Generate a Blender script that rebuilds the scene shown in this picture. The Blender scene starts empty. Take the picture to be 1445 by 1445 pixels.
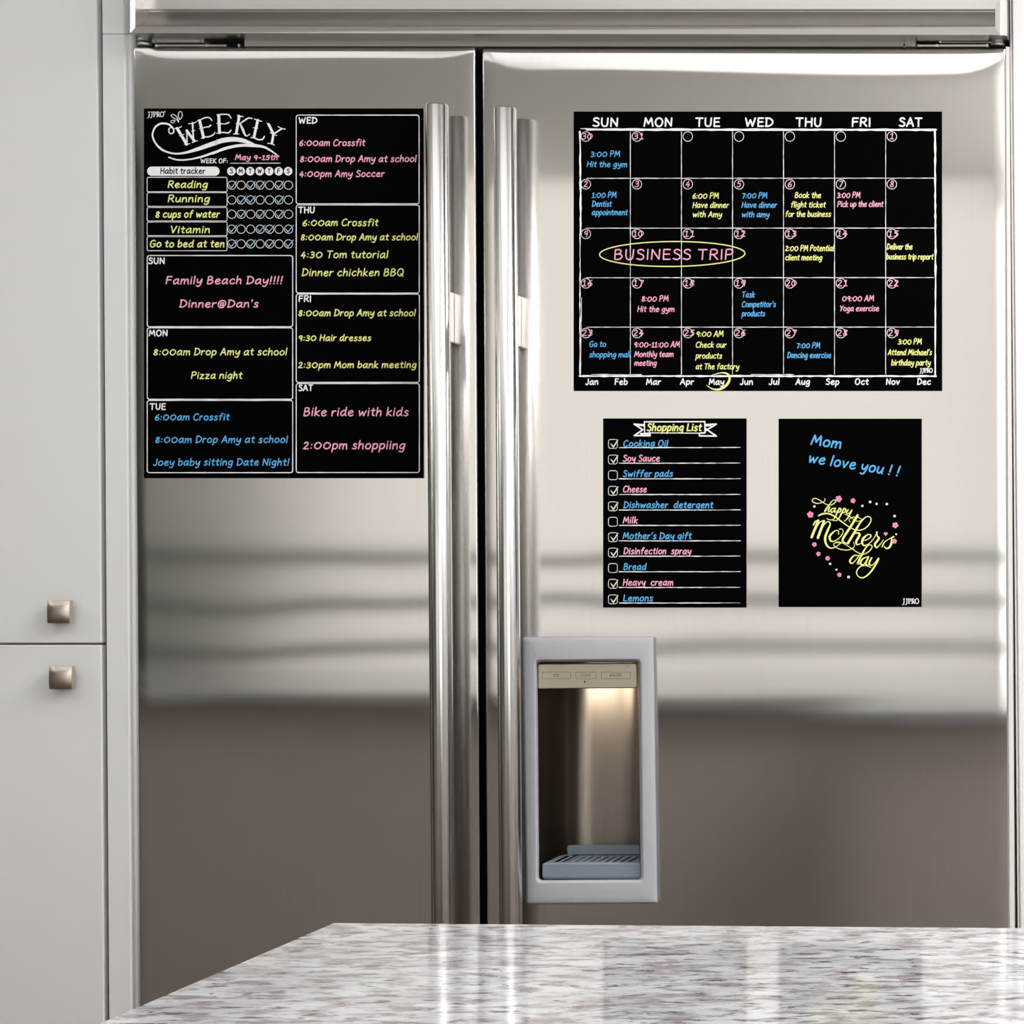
import bpy, bmesh, math, random
from mathutils import Vector

random.seed(7)
C = bpy.context.scene.collection
SC = bpy.context.scene

# ------------------------------------------------------------------ camera, world, light, exposure
# fridge front is the plane y = 0, 1200 photo pixels to the metre on it; the camera stands 2.5 m in front
CX, CZ, CD = 0.8146, 1.159, 2.5
cam_d = bpy.data.cameras.new('camera')
cam = bpy.data.objects.new('camera', cam_d)
C.objects.link(cam)
cam.location = (CX, -CD, CZ)
cam.rotation_euler = (math.pi / 2, 0, 0)
cam_d.sensor_width = 36
cam_d.lens = 36 * CD / (1445 / 1200)
cam_d.shift_x = -977.5 / 1445
cam_d.shift_y = 52.5 / 1445
cam_d.clip_start = 0.02
SC.camera = cam

world = bpy.data.worlds.new('overcast_sky')
SC.world = world
world.use_nodes = True
bg = world.node_tree.nodes['Background']
bg.inputs['Color'].default_value = (1.0, 0.98, 0.95, 1)
bg.inputs['Strength'].default_value = 2.7

SC.view_settings.view_transform = 'Standard'
SC.view_settings.look = 'None'
SC.view_settings.gamma = 1
SC.view_settings.use_curve_mapping = False
SC.view_settings.exposure = 0.10
try:
    SC.cycles.max_bounces = 10
    SC.cycles.diffuse_bounces = 5
    SC.cycles.glossy_bounces = 6
    SC.cycles.caustics_reflective = False
    SC.cycles.sample_clamp_indirect = 6
except Exception:
    pass


def area(name, loc, rot, sx, sy, power, col=(1, 1, 1), portal=False, parent=None):
    d = bpy.data.lights.new(name, 'AREA')
    d.shape = 'RECTANGLE'
    d.size, d.size_y, d.energy, d.color = sx, sy, power, col
    if portal:
        d.cycles.is_portal = True
    o = bpy.data.objects.new(name, d)
    C.objects.link(o)
    o.location, o.rotation_euler = loc, rot
    if parent:
        o.parent = parent
    return o


ROOM = dict(x0=-3.3, x1=2.7, y0=-4.6, y1=0.72, h=2.42)
# two windows in the wall opposite the fridge: the left one behind an added pane that dims the sky, the right one clear
WINS = [dict(x0=-2.3, x1=0.22, z0=0.42, z1=2.42), dict(x0=0.50, x1=2.55, z0=0.42, z1=2.30)]
for w_ in WINS:
    area('window_daylight_portal', ((w_['x0'] + w_['x1']) / 2, ROOM['y0'] - 0.09, (w_['z0'] + w_['z1']) / 2),
         (math.pi / 2, 0, 0), w_['x1'] - w_['x0'], w_['z1'] - w_['z0'], 1, portal=True)
# added ceiling panels: x, y, width, depth, power
LAMPS = [(-1.08, -1.38, 0.66, 1.6, 3.0), (0.0, -1.38, 1.22, 1.6, 7.5), (1.75, -1.0, 1.1, 1.3, 64)]
LAMP_COL = (1.0, 0.99, 0.985)


# ------------------------------------------------------------------ helpers
def P(px, py, y=0.0):
    """photo pixel at depth plane y -> world point"""
    s = (CD + y) / CD
    return Vector((CX + (px - 1700) / 1200 * s, y, CZ + (775 - py) / 1200 * s))


def lin(r, g, b):
    f = lambda c: (c / 255 / 12.92) if c <= 10 else ((c / 255 + 0.055) / 1.055) ** 2.4
    return (f(r), f(g), f(b), 1)


def mat(name, col, rough=0.5, metal=0.0, spec=0.5, **kw):
    m = bpy.data.materials.new(name)
    m.use_nodes = True
    b = m.node_tree.nodes['Principled BSDF']
    b.inputs['Base Color'].default_value = col if len(col) == 4 else (*col, 1)
    b.inputs['Roughness'].default_value = rough
    b.inputs['Metallic'].default_value = metal
    b.inputs['Specular IOR Level'].default_value = spec
    for k, v in kw.items():
        b.inputs[k].default_value = v
    return m


def nodes(m):
    return m.node_tree.nodes, m.node_tree.links, m.node_tree.nodes['Principled BSDF']


def add_noise_bump(m, scale, strength, dist=0.001, stretch=(1, 1, 1), detail=3):
    n, l, b = nodes(m)
    tc = n.new('ShaderNodeTexCoord')
    mp = n.new('ShaderNodeMapping')
    mp.inputs['Scale'].default_value = stretch
    t = n.new('ShaderNodeTexNoise')
    t.inputs['Scale'].default_value = scale
    t.inputs['Detail'].default_value = detail
    bp = n.new('ShaderNodeBump')
    bp.inputs['Strength'].default_value = strength
    bp.inputs['Distance'].default_value = dist
    l.new(tc.outputs['Object'], mp.inputs['Vector'])
    l.new(mp.outputs['Vector'], t.inputs['Vector'])
    l.new(t.outputs['Fac'], bp.inputs['Height'])
    l.new(bp.outputs['Normal'], b.inputs['Normal'])
    return t, mp


def brushed(name, col, rough, aniso, rot=0.0, grain=0.05, stretch=(900, 900, 6)):
    m = mat(name, col, rough, 1.0)
    n, l, b = nodes(m)
    b.inputs['Anisotropic'].default_value = aniso
    b.inputs['Anisotropic Rotation'].default_value = rot
    tg = n.new('ShaderNodeTangent')
    tg.direction_type = 'RADIAL'
    tg.axis = 'Z'
    l.new(tg.outputs['Tangent'], b.inputs['Tangent'])
    tc = n.new('ShaderNodeTexCoord')
    mp = n.new('ShaderNodeMapping')
    mp.inputs['Scale'].default_value = stretch
    t = n.new('ShaderNodeTexNoise')
    t.inputs['Scale'].default_value = 1
    t.inputs['Detail'].default_value = 3
    mx = n.new('ShaderNodeMix')
    mx.data_type = 'RGBA'
    mx.inputs[6].default_value = tuple(c * (1 - grain) for c in col[:3]) + (1,)
    mx.inputs[7].default_value = tuple(min(1, c * (1 + grain)) for c in col[:3]) + (1,)
    l.new(tc.outputs['Object'], mp.inputs['Vector'])
    l.new(mp.outputs['Vector'], t.inputs['Vector'])
    l.new(t.outputs['Fac'], mx.inputs[0])
    l.new(mx.outputs[2], b.inputs['Base Color'])
    return m


M = {}
M['steel'] = brushed('brushed_steel', (0.63, 0.615, 0.598), 0.105, 1.0)
M['steel_panel'] = brushed('brushed_steel_panel', (0.60, 0.585, 0.57), 0.22, 0.6, grain=0.04, stretch=(6, 900, 900))
M['trim_steel'] = mat('satin_trim_steel', (0.72, 0.70, 0.68), 0.28, 1.0)
M['chrome'] = brushed('brushed_handle_steel', (0.74, 0.73, 0.72), 0.17, 0.97, 0.25, grain=0.01, stretch=(20, 20, 300))
M['hinge'] = mat('hinge_steel', (0.78, 0.76, 0.73), 0.3, 0.75)
M['dark'] = mat('black_gasket', (0.012, 0.011, 0.010), 0.6)
M['liner'] = mat('dark_door_liner', (0.018, 0.014, 0.012), 0.55)
M['header'] = mat('grey_header', lin(206, 201, 194), 0.5)
M['cab'] = mat('grey_white_lacquer', lin(230, 229, 229), 0.38, spec=0.35)
M['cab_in'] = mat('cabinet_carcass', lin(190, 172, 158), 0.7)
M['nickel'] = brushed('brushed_nickel', (0.60, 0.53, 0.46), 0.36, 0.4)
M['bezel'] = mat('silver_plastic', lin(178, 180, 187), 0.36, 0.0)
M['tray'] = mat('blue_grey_plastic', lin(124, 134, 146), 0.4, 0.0)
M['panel'] = mat('champagne_metal', (0.56, 0.50, 0.40), 0.33, 0.85)
M['niche'] = brushed('dark_niche_steel', (0.30, 0.265, 0.235), 0.34, 0.8, 0.25, grain=0.12)
M['ink_brown'] = mat('brown_print', lin(92, 80, 66), 0.6)
M['sheet'] = mat('black_magnet_film', (0.0005, 0.0004, 0.0005), 0.6, spec=0.02)
M['core'] = mat('white_magnet_core', (0.75, 0.75, 0.74), 0.6)
M['white'] = mat('white_print', (0.93, 0.93, 0.93), 0.8, spec=0.1)
M['ink_black'] = mat('black_print', (0.004, 0.004, 0.004), 0.8, spec=0.1)
M['pink'] = mat('pink_chalk_ink', lin(250, 176, 204), 0.8, spec=0.1)
M['yellow'] = mat('yellow_chalk_ink', lin(238, 242, 150), 0.8, spec=0.1)
M['blue'] = mat('blue_chalk_ink', lin(96, 178, 234), 0.8, spec=0.1)
M['tick'] = mat('pale_blue_ink', lin(150, 196, 226), 0.8, spec=0.1)
M['pale'] = mat('pale_chalk_ink', lin(226, 226, 190), 0.8, spec=0.1)
M['wall'] = mat('warm_wall_paint', (0.78, 0.76, 0.72), 0.85)
M['wall_olive'] = mat('olive_wall_paint', (0.07, 0.072, 0.055), 0.8)
M['wall_grey'] = mat('grey_wall_paint', (0.34, 0.335, 0.33), 0.8)
M['ceil'] = mat('ceiling_paint', (0.80, 0.79, 0.77), 0.9)
M['frame'] = mat('window_frame_paint', (0.75, 0.73, 0.70), 0.5)
M['rail'] = mat('blue_grey_rail_paint', lin(138, 148, 150), 0.45)
M['base'] = mat('taupe_island_paint', (0.66, 0.60, 0.555), 0.5)
M['fixture'] = mat('white_fixture', (0.85, 0.85, 0.85), 0.4)
for k in ('wall', 'wall_olive', 'ceil'):
    add_noise_bump(M[k], 90, 0.15, 0.0006)
add_noise_bump(M['cab'], 7, 0.06, 0.0008)
add_noise_bump(M['bezel'], 900, 0.12, 0.0003)
add_noise_bump(M['base'], 40, 0.1, 0.0006, (8, 8, 1))


def granite():
    m = mat('white_granite', (0.7, 0.7, 0.7), 0.07, spec=0.3)
    n, l, b = nodes(m)
    tc = n.new('ShaderNodeTexCoord')
    mp = n.new('ShaderNodeMapping')
    mp.inputs['Scale'].default_value = (0.62, 1.5, 1)
    mp.inputs['Rotation'].default_value = (0, 0, 0.12)
    l.new(tc.outputs['Object'], mp.inputs['Vector'])

    def noise(scale, detail, rough=0.6, dist=0.0):
        t = n.new('ShaderNodeTexNoise')
        t.inputs['Scale'].default_value = scale
        t.inputs['Detail'].default_value = detail
        t.inputs['Roughness'].default_value = rough
        t.inputs['Distortion'].default_value = dist
        l.new(mp.outputs['Vector'], t.inputs['Vector'])
        return t.outputs['Fac']

    def ramp(src, p0, p1):
        r = n.new('ShaderNodeMapRange')
        r.inputs['From Min'].default_value = p0
        r.inputs['From Max'].default_value = p1
        l.new(src, r.inputs['Value'])
        return r.outputs['Result']

    def mix(fac, a, c):
        x = n.new('ShaderNodeMix')
        x.data_type = 'RGBA'
        l.new(fac, x.inputs[0])
        if isinstance(a, tuple):
            x.inputs[6].default_value = a
        else:
            l.new(a, x.inputs[6])
        x.inputs[7].default_value = c
        return x.outputs[2]

    c = mix(ramp(noise(20, 5), 0.40, 0.62), lin(182, 184, 186), lin(160, 161, 163))
    c = mix(ramp(noise(64, 5, 0.65, 0.3), 0.48, 0.60), c, lin(128, 122, 123))
    c = mix(ramp(noise(75, 6, 0.7, 0.4), 0.54, 0.63), c, lin(80, 68, 70))
    c = mix(ramp(noise(26, 4, 0.6, 0.4), 0.67, 0.75), c, lin(158, 142, 108))
    l.new(c, b.inputs['Base Color'])
    return m


M['granite'] = granite()


def wood_floor():
    m = mat('dark_oak_floor', (0.1, 0.07, 0.05), 0.4)
    n, l, b = nodes(m)
    tc = n.new('ShaderNodeTexCoord')
    br = n.new('ShaderNodeTexBrick')
    br.inputs['Scale'].default_value = 1
    br.inputs['Brick Width'].default_value = 1.4
    br.inputs['Row Height'].default_value = 0.14
    br.inputs['Mortar Size'].default_value = 0.002
    br.inputs['Color1'].default_value = (0.11, 0.085, 0.068, 1)
    br.inputs['Color2'].default_value = (0.08, 0.062, 0.05, 1)
    br.inputs['Mortar'].default_value = (0.02, 0.015, 0.012, 1)
    l.new(tc.outputs['Object'], br.inputs['Vector'])
    l.new(br.outputs['Color'], b.inputs['Base Color'])
    return m


M['floor'] = wood_floor()


def obj(name, bm, mats, parent=None, smooth=False):
    me = bpy.data.meshes.new(name)
    bm.normal_update()
    bm.to_mesh(me)
    bm.free()
    for m in (mats if isinstance(mats, (list, tuple)) else [mats]):
        me.materials.append(m)
    if smooth:
        for p in me.polygons:
            p.use_smooth = True
    o = bpy.data.objects.new(name, me)
    C.objects.link(o)
    if parent:
        o.parent = parent
        o.matrix_parent_inverse = parent.matrix_world.inverted()
    return o


def thing(name, label, cat, loc, group=None):
    o = bpy.data.objects.new(name, None)
    C.objects.link(o)
    o.location = loc
    o.empty_display_size = 0.05
    o['label'], o['category'] = label, cat
    if group:
        o['group'] = group
    bpy.context.view_layer.update()
    return o


def struct(o):
    o['kind'] = 'structure'
    return o


def box(bm, x0, x1, y0, y1, z0, z1, mi=0):
    v = [bm.verts.new(p) for p in ((x0, y0, z0), (x1, y0, z0), (x1, y1, z0), (x0, y1, z0),
                                   (x0, y0, z1), (x1, y0, z1), (x1, y1, z1), (x0, y1, z1))]
    fs = []
    for f in ((3, 2, 1, 0), (4, 5, 6, 7), (0, 1, 5, 4), (1, 2, 6, 5), (2, 3, 7, 6), (3, 0, 4, 7)):
        fc = bm.faces.new([v[i] for i in f])
        fc.material_index = mi
        fs.append(fc)
    return v, fs


def bevel(bm, w, seg=2, angle=0.6):
    bm.normal_update()
    es = [e for e in bm.edges if len(e.link_faces) == 2 and e.calc_face_angle(0) > angle]
    bmesh.ops.bevel(bm, geom=es, offset=w, segments=seg, affect='EDGES', profile=0.5, clamp_overlap=True)


def hexa(bm, front, back, mi=0):
    """solid between two quads (each TL, TR, BR, BL as seen from the front)"""
    f = [bm.verts.new(p) for p in front]
    b = [bm.verts.new(p) for p in back]
    fs = [bm.faces.new((f[3], f[2], f[1], f[0])), bm.faces.new(b)]
    for i in range(4):
        j = (i + 1) % 4
        fs.append(bm.faces.new((f[i], f[j], b[j], b[i])))
    for q in fs:
        q.material_index = mi
    return f, b


def pxbox(bm, tl, tr, br, bl, y0, y1, mi=0):
    """box whose front face (plane y0) fills the given photo quad; goes straight back to y1"""
    fr = [P(*q, y0) for q in (tl, tr, br, bl)]
    bk = [Vector((p.x, y1, p.z)) for p in fr]
    return hexa(bm, fr, bk, mi)


def deep(bm, tl, tr, br, bl, y0, y1):
    """box whose outline is taken on the plane y = 0 but which stands between y0 and y1"""
    q = [P(*c, 0) for c in (tl, tr, br, bl)]
    return hexa(bm, [Vector((p.x, y0, p.z)) for p in q], [Vector((p.x, y1, p.z)) for p in q])


def pxrect(bm, x0, y0, x1, y1, ya, yb, mi=0):
    return pxbox(bm, (x0, y0), (x1, y0), (x1, y1), (x0, y1), ya, yb, mi)


def cyl(bm, a, b, r, n=24, cap=True, mi=0, r2=None):
    a, b = Vector(a), Vector(b)
    d = (b - a).normalized()
    u = d.orthogonal().normalized()
    w = d.cross(u)
    r2 = r if r2 is None else r2
    ra = [bm.verts.new(a + (u * math.cos(t) + w * math.sin(t)) * r) for t in [2 * math.pi * i / n for i in range(n)]]
    rb = [bm.verts.new(b + (u * math.cos(t) + w * math.sin(t)) * r2) for t in [2 * math.pi * i / n for i in range(n)]]
    for i in range(n):
        j = (i + 1) % n
        f = bm.faces.new((ra[i], ra[j], rb[j], rb[i]))
        f.smooth = True
        f.material_index = mi
    if cap:
        f1 = bm.faces.new(ra[::-1])
        f2 = bm.faces.new(rb)
        f1.material_index = f2.material_index = mi


def loft(bm, loops, closed=True, mi=0, smooth=True):
    rows = [[bm.verts.new(p) for p in lp] for lp in loops]
    n = len(rows[0])
    for a, b in zip(rows, rows[1:]):
        for i in range(n if closed else n - 1):
            j = (i + 1) % n
            f = bm.faces.new((a[i], a[j], b[j], b[i]))
            f.smooth = smooth
            f.material_index = mi
    return rows


def rquad(tl, tr, br, bl, r, y, n=6):
    """rounded quad in photo pixels on plane y, clockwise from the top left"""
    pts = []
    cs = [tl, tr, br, bl]
    for i, c in enumerate(cs):
        c = Vector(c)
        p = Vector(cs[i - 1])
        q = Vector(cs[(i + 1) % 4])
        d1 = (p - c).normalized()
        d2 = (q - c).normalized()
        a = c + d1 * r
        b = c + d2 * r
        for k in range(n + 1):
            t = k / n
            s = (1 - t) ** 2 * a + 2 * t * (1 - t) * c + t * t * b
            pts.append(P(s.x, s.y, y))
    return pts


def inset(q, d):
    (a, b, c, e) = q
    return ((a[0] + d, a[1] + d), (b[0] - d, b[1] + d), (c[0] - d, c[1] - d), (e[0] + d, e[1] - d))


# ------------------------------------------------------------------ room shell
R = ROOM
bm = bmesh.new(); box(bm, R['x0'] - .1, R['x1'] + .1, R['y0'] - .1, R['y1'] + .1, -.1, 0)
struct(obj('floor', bm, M['floor']))
bm = bmesh.new(); box(bm, R['x0'] - .1, R['x1'] + .1, R['y0'] - .1, R['y1'] + .1, R['h'], R['h'] + .1)
struct(obj('ceiling', bm, M['ceil']))
bm = bmesh.new(); box(bm, R['x0'], R['x1'], R['y1'], R['y1'] + .1, 0, R['h'])
struct(obj('wall_back', bm, M['wall']))
bm = bmesh.new(); box(bm, R['x0'] - .1, R['x0'], R['y0'] - .1, R['y1'] + .1, 0, R['h'])
struct(obj('wall_left', bm, M['wall_olive']))
bm = bmesh.new(); box(bm, R['x1'], R['x1'] + .1, R['y0'] - .1, R['y1'] + .1, 0, R['h'])
struct(obj('wall_right', bm, M['wall_grey']))
bm = bmesh.new()
wx = [R['x0'], WINS[0]['x0'], WINS[0]['x1'], WINS[1]['x0'], WINS[1]['x1'], R['x1']]
for a_, b_ in ((0, 1), (2, 3), (4, 5)):
    box(bm, wx[a_], wx[b_], R['y0'] - .1, R['y0'], 0, R['h'])
for w_ in WINS:
    box(bm, w_['x0'], w_['x1'], R['y0'] - .1, R['y0'], 0, w_['z0'])
    if w_['z1'] < R['h']:
        box(bm, w_['x0'], w_['x1'], R['y0'] - .1, R['y0'], w_['z1'], R['h'])
struct(obj('wall_front', bm, M['wall']))
for k_, w_ in enumerate(WINS):
    bm = bmesh.new()
    for x in (w_['x0'] + .03, w_['x1'] - .03) if k_ == 0 else (w_['x0'] + .03, (w_['x0'] + w_['x1']) / 2, w_['x1'] - .03):
        box(bm, x - .03, x + .03, R['y0'] - .07, R['y0'] - .01, w_['z0'] + .06, w_['z1'] - .016)
    for z, q in ((w_['z0'] + .03, .03), (w_['z1'] - .008, .008)):
        box(bm, w_['x0'], w_['x1'], R['y0'] - .07, R['y0'] - .01, z - q, z + q)
    wo = struct(obj('window_%d' % (k_ + 1), bm, M['frame']))
    if k_ == 0:
        bm = bmesh.new()
        v = [bm.verts.new(p) for p in ((w_['x0'] + .06, R['y0'] - .04, w_['z0'] + .06), (w_['x1'] - .06, R['y0'] - .04, w_['z0'] + .06), (w_['x1'] - .06, R['y0'] - .04, w_['z1'] - .016), (w_['x0'] + .06, R['y0'] - .04, w_['z1'] - .016))]
        bm.faces.new(v)
        m = bpy.data.materials.new('dimming_filter')
        m.use_nodes = True
        n_, l_ = m.node_tree.nodes, m.node_tree.links
        tb = n_.new('ShaderNodeBsdfTransparent')
        tb.inputs['Color'].default_value = (.425, .415, .398, 1)  # added filter, cuts the daylight coming through the left window
        l_.new(tb.outputs[0], n_['Material Output'].inputs['Surface'])
        obj('dimming_pane', bm, m, wo)
# soffit closing the space above the built-in units
bm = bmesh.new(); box(bm, -1.22, 1.25, 0.03, R['y1'], 2.16, R['h'])
struct(obj('trim_1', bm, M['cab']))
for s, (x0, x1) in (('left', (R['x0'] + .02, -1.25)), ('right', (1.27, R['x1'] - .02))):
    bm = bmesh.new(); box(bm, x0, x1, R['y1'] - .02, R['y1'], 0, .1)
    struct(obj('baseboard_' + s, bm, M['frame']))

# balustrade of horizontal rails before the window: the thin dark bands mirrored in the steel
t = thing('balustrade', 'blue-grey balustrade of four horizontal rails along the window wall', 'railing', (-0.9, -4.42, 0))
for z in (1.135, .985, .835, .668):
    bm = bmesh.new(); cyl(bm, (-3.2, -4.42, z), (1.6, -4.42, z), .022, 16)
    obj('rail', bm, M['rail'], t)
for x in (-3.0, -0.7, 1.5):
    bm = bmesh.new(); box(bm, x - .02, x + .02, -4.40, -4.37, 0, 1.16)
    obj('post', bm, M['rail'], t)

# added panels, unseen: shallow fixtures with a luminous underside, for fill and door-top highlights
WHERE = ('dim narrow one on the left', 'dim wide one in the middle', 'bright one at the right')
for i, (lx, ly, LAMP_W, LAMP_D, LAMP_POWER) in enumerate(LAMPS):
    t = thing('added_light_panel', 'flat white light panel added on the ceiling, the %s' % WHERE[i], 'ceiling light',
              (lx, ly, R['h']), 'added ceiling panels')
    bm = bmesh.new()
    w, d, z = LAMP_W / 2 + .03, LAMP_D / 2 + .03, R['h']
    box(bm, lx - w, lx - w + .02, ly - d, ly + d, z - .05, z)
    box(bm, lx + w - .02, lx + w, ly - d, ly + d, z - .05, z)
    box(bm, lx - w + .02, lx + w - .02, ly - d, ly - d + .02, z - .05, z)
    box(bm, lx - w + .02, lx + w - .02, ly + d - .02, ly + d, z - .05, z)
    obj('frame', bm, M['fixture'], t)
    bm = bmesh.new()
    v = [bm.verts.new(p) for p in ((lx - w + .02, ly - d + .02, z - .04), (lx - w + .02, ly + d - .02, z - .04), (lx + w - .02, ly + d - .02, z - .04), (lx + w - .02, ly - d + .02, z - .04))]
    bm.faces.new(v)
    m = mat('luminous_diffuser', (.8, .8, .8), .6)
    m.node_tree.nodes['Principled BSDF'].inputs['Emission Color'].default_value = (*LAMP_COL, 1)
    m.node_tree.nodes['Principled BSDF'].inputs['Emission Strength'].default_value = LAMP_POWER / (math.pi * LAMP_W * LAMP_D)
    obj('diffuser', bm, m, t)

# added hanging bowls, out of view, brightening the ceiling mirrored in the doors
for nm, hx, hy, pw in (('right', 1.75, -3.3, 62), ('left', -2.95, -1.3, 34)):
    t = thing('added_uplight', 'added white hanging uplight bowl on a thin cord, on the %s side of the room' % nm, 'added uplight', (hx, hy, 1.6), 'added uplights')
    bm = bmesh.new()
    loft(bm, [[Vector((hx + q * math.cos(2 * math.pi * k / 32), hy + q * math.sin(2 * math.pi * k / 32), z)) for k in range(32)]
              for q, z in ((.01, 1.60), (.12, 1.605), (.20, 1.63), (.24, 1.68), (.235, 1.68), (.19, 1.64), (.01, 1.615))])
    obj('lamp_shade', bm, M['fixture'], t)
    bm = bmesh.new(); cyl(bm, (hx, hy, 1.615), (hx, hy, R['h']), .004, 10)
    obj('cord', bm, M['fixture'], t)
    area('lamp', (0, 0, .07), (math.pi, 0, 0), .3, .3, pw, LAMP_COL, parent=t)


# ------------------------------------------------------------------ refrigerator
def lerp(a, b, t):
    return a + (b - a) * t


LE = lambda py: 187.6 + (py - 70) * .0072      # left door, left edge
LR = lambda py: 670.4 + (py - 70) * .0055      # left door, right edge
RL = lambda py: 680.2 + (py - 70) * .0050      # right door, left edge
RR = lambda py: 1418.6 + (py - 70) * .0042     # right door, right edge
DOOR_BOT = 2030
fridge = thing('refrigerator', 'wide built-in stainless steel side-by-side refrigerator with bar handles and a door dispenser',
               'refrigerator', (0.07, 0.3, 0))
bpy.context.view_layer.update()

# cabinet body behind the doors
bm = bmesh.new()
deep(bm, (194, 52), (1418, 54), (1424, DOOR_BOT + 30), (204, DOOR_BOT + 30), .13, .70)
obj('body', bm, M['dark'], fridge)
# grey header bar and black lines over the doors
bm = bmesh.new()
pxrect(bm, 345, 53.5, 1292, 65.4, .004, .13, 0)
hd = obj('header', bm, M['header'], fridge)
bm = bmesh.new()
pxrect(bm, 222, 49.0, 1400, 51.8, -.004, .128, 0)
obj('header_strip', bm, M['header'], fridge)

PH = [random.uniform(0, 6.28) for _ in range(16)]


def wave(x, z, seed):
    s = 0.0
    for i, (fx, fz, a) in enumerate(((3.1, 7.0, .085), (5.3, 15.0, .045), (9.5, 5.0, .035), (2.0, 26.0, .016), (14.0, 17.0, .009))):
        s += a * math.sin(fx * x + PH[(i + seed) % 16]) * math.sin(fz * z + PH[(i * 3 + seed + 5) % 16])
    # shallow dents and swells of the sheet metal
    for px, py, a, sg in ((330, 950, -.30, .060), (786, 812, -.20, .042), (1010, 960, .16, .07), (420, 1190, .15, .08), (560, 760, .12, .05)):
        c = P(px, py, 0)
        s += a / 1.5 * math.exp(-((x - c.x) ** 2 + (z - c.z) ** 2) / (2 * sg * sg))
    return s * .0015


def door_skin(name, xl, xr, top, seed, hole=None, roll=.030, rollh=.0014, label=None):
    rr = .0022
    near = [0, .0003, .0007, .0013, .0022]
    W = (xr(700) - xl(700)) / 1200
    us = [n / W for n in near]
    inner = 46 if W > .5 else 34
    us += [lerp(us[-1], 1 - us[-1], i / inner) for i in range(1, inner)]
    us += [1 - n / W for n in near][::-1]
    H = (DOOR_BOT - top) / 1200
    vs = [n / H for n in near]
    m = [.006, .010, .014, .018, .023, .028, .034, .042]
    vs += [k / H for k in m]
    k = .052
    while k < H - .01:
        vs.append(k / H)
        k += .0125
    vs += [1 - n / H for n in near][::-1]
    if hole:
        hx0, hx1, hy0, hy1 = hole
        ym = (hy0 + hy1) / 2
        for hx in (hx0, hx1):
            u = (hx - xl(ym)) / (xr(ym) - xl(ym))
            i = min(range(5, len(us) - 5), key=lambda q: abs(us[q] - u))
            us[i] = u
        for hy in (hy0, hy1):
            v = (hy - top) / (DOOR_BOT - top)
            i = min(range(12, len(vs) - 5), key=lambda q: abs(vs[q] - v))
            vs[i] = v
    bm = bmesh.new()
    grid = []
    for v in vs:
        py = lerp(top, DOOR_BOT, v)
        row = []
        for u in us:
            px = lerp(xl(py), xr(py), u)
            p = P(px, py, 0)
            d = min(u * W, (1 - u) * W, v * H, (1 - v) * H)
            y = wave(p.x, p.z, seed)
            if d < rr:
                y += rr - math.sqrt(max(0, rr * rr - (rr - d) ** 2))
            # pillowed top edge, dying out into the corners
            dt = v * H
            ds = min(u * W, (1 - u) * W)
            e = min(1.0, ds / .05)
            R_ = roll * (.35 + .65 * math.sin(e * math.pi / 2)) * (1 + .12 * math.sin(p.x * 9 + seed))
            if dt < R_:
                y += rollh * (R_ / roll) * (1 - dt / R_) ** 2
            row.append(bm.verts.new((p.x, y, p.z)))
        grid.append(row)
    for i in range(len(vs) - 1):
        for j in range(len(us) - 1):
            if hole:
                uc = (us[j] + us[j + 1]) / 2
                py = lerp(top, DOOR_BOT, (vs[i] + vs[i + 1]) / 2)
                ym = (hole[2] + hole[3]) / 2
                px = lerp(xl(ym), xr(ym), uc)
                if hole[0] < px < hole[1] and hole[2] < py < hole[3]:
                    continue
            f = bm.faces.new((grid[i][j], grid[i + 1][j], grid[i + 1][j + 1], grid[i][j + 1]))
            f.smooth = True
    # wrapped sides
    per = [grid[0][j] for j in range(len(us))] + [grid[i][-1] for i in range(1, len(vs))] + \
          [grid[-1][j] for j in range(len(us) - 2, -1, -1)] + [grid[i][0] for i in range(len(vs) - 2, 0, -1)]
    fr = [bm.verts.new(v.co) for v in per]
    bk = [bm.verts.new((v.co.x, .012, v.co.z)) for v in per]
    n = len(per)
    for i in range(n):
        j = (i + 1) % n
        bm.faces.new((fr[i], fr[j], bk[j], bk[i]))
    o = obj(name, bm, M['steel'], fridge)
    # dark liner behind the skin (hole left for the dispenser niche)
    bm = bmesh.new()
    a, b, c, d = (xl(top) + 1.5, top + 1.5), (xr(top) - 1.5, top + 1.5), (xr(DOOR_BOT) - 1.5, DOOR_BOT - 2), (xl(DOOR_BOT) + 1.5, DOOR_BOT - 2)
    if hole:
        hx0, hx1, hy0, hy1 = hole
        x = lambda f, py, k: f(py) + k
        deep(bm, a, b, (xr(hy0) - 1.5, hy0), (xl(hy0) + 1.5, hy0), .012, .125)
        deep(bm, (xl(hy1) + 1.5, hy1), (xr(hy1) - 1.5, hy1), c, d, .012, .125)
        deep(bm, (xl(hy0) + 1.5, hy0), (hx0, hy0), (hx0, hy1), (xl(hy1) + 1.5, hy1), .012, .125)
        deep(bm, (hx1, hy0), (xr(hy0) - 1.5, hy0), (xr(hy1) - 1.5, hy1), (hx1, hy1), .012, .125)
    else:
        deep(bm, a, b, c, d, .012, .125)
    lo = obj('door_liner', bm, M['liner'], o)
    lo['label'] = 'dark inner edge of the door'
    if label:
        o['label'] = label
    return o


HOLE = (742, 918, 912, 1266)
dl = door_skin('freezer_door', LE, LR, 66.2, 0, None, .020, .0010, 'narrower left steel door')
dr = door_skin('refrigerator_door', RL, RR, 67.6, 4, HOLE, .040, .0024, 'wider right steel door with dispenser')


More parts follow.
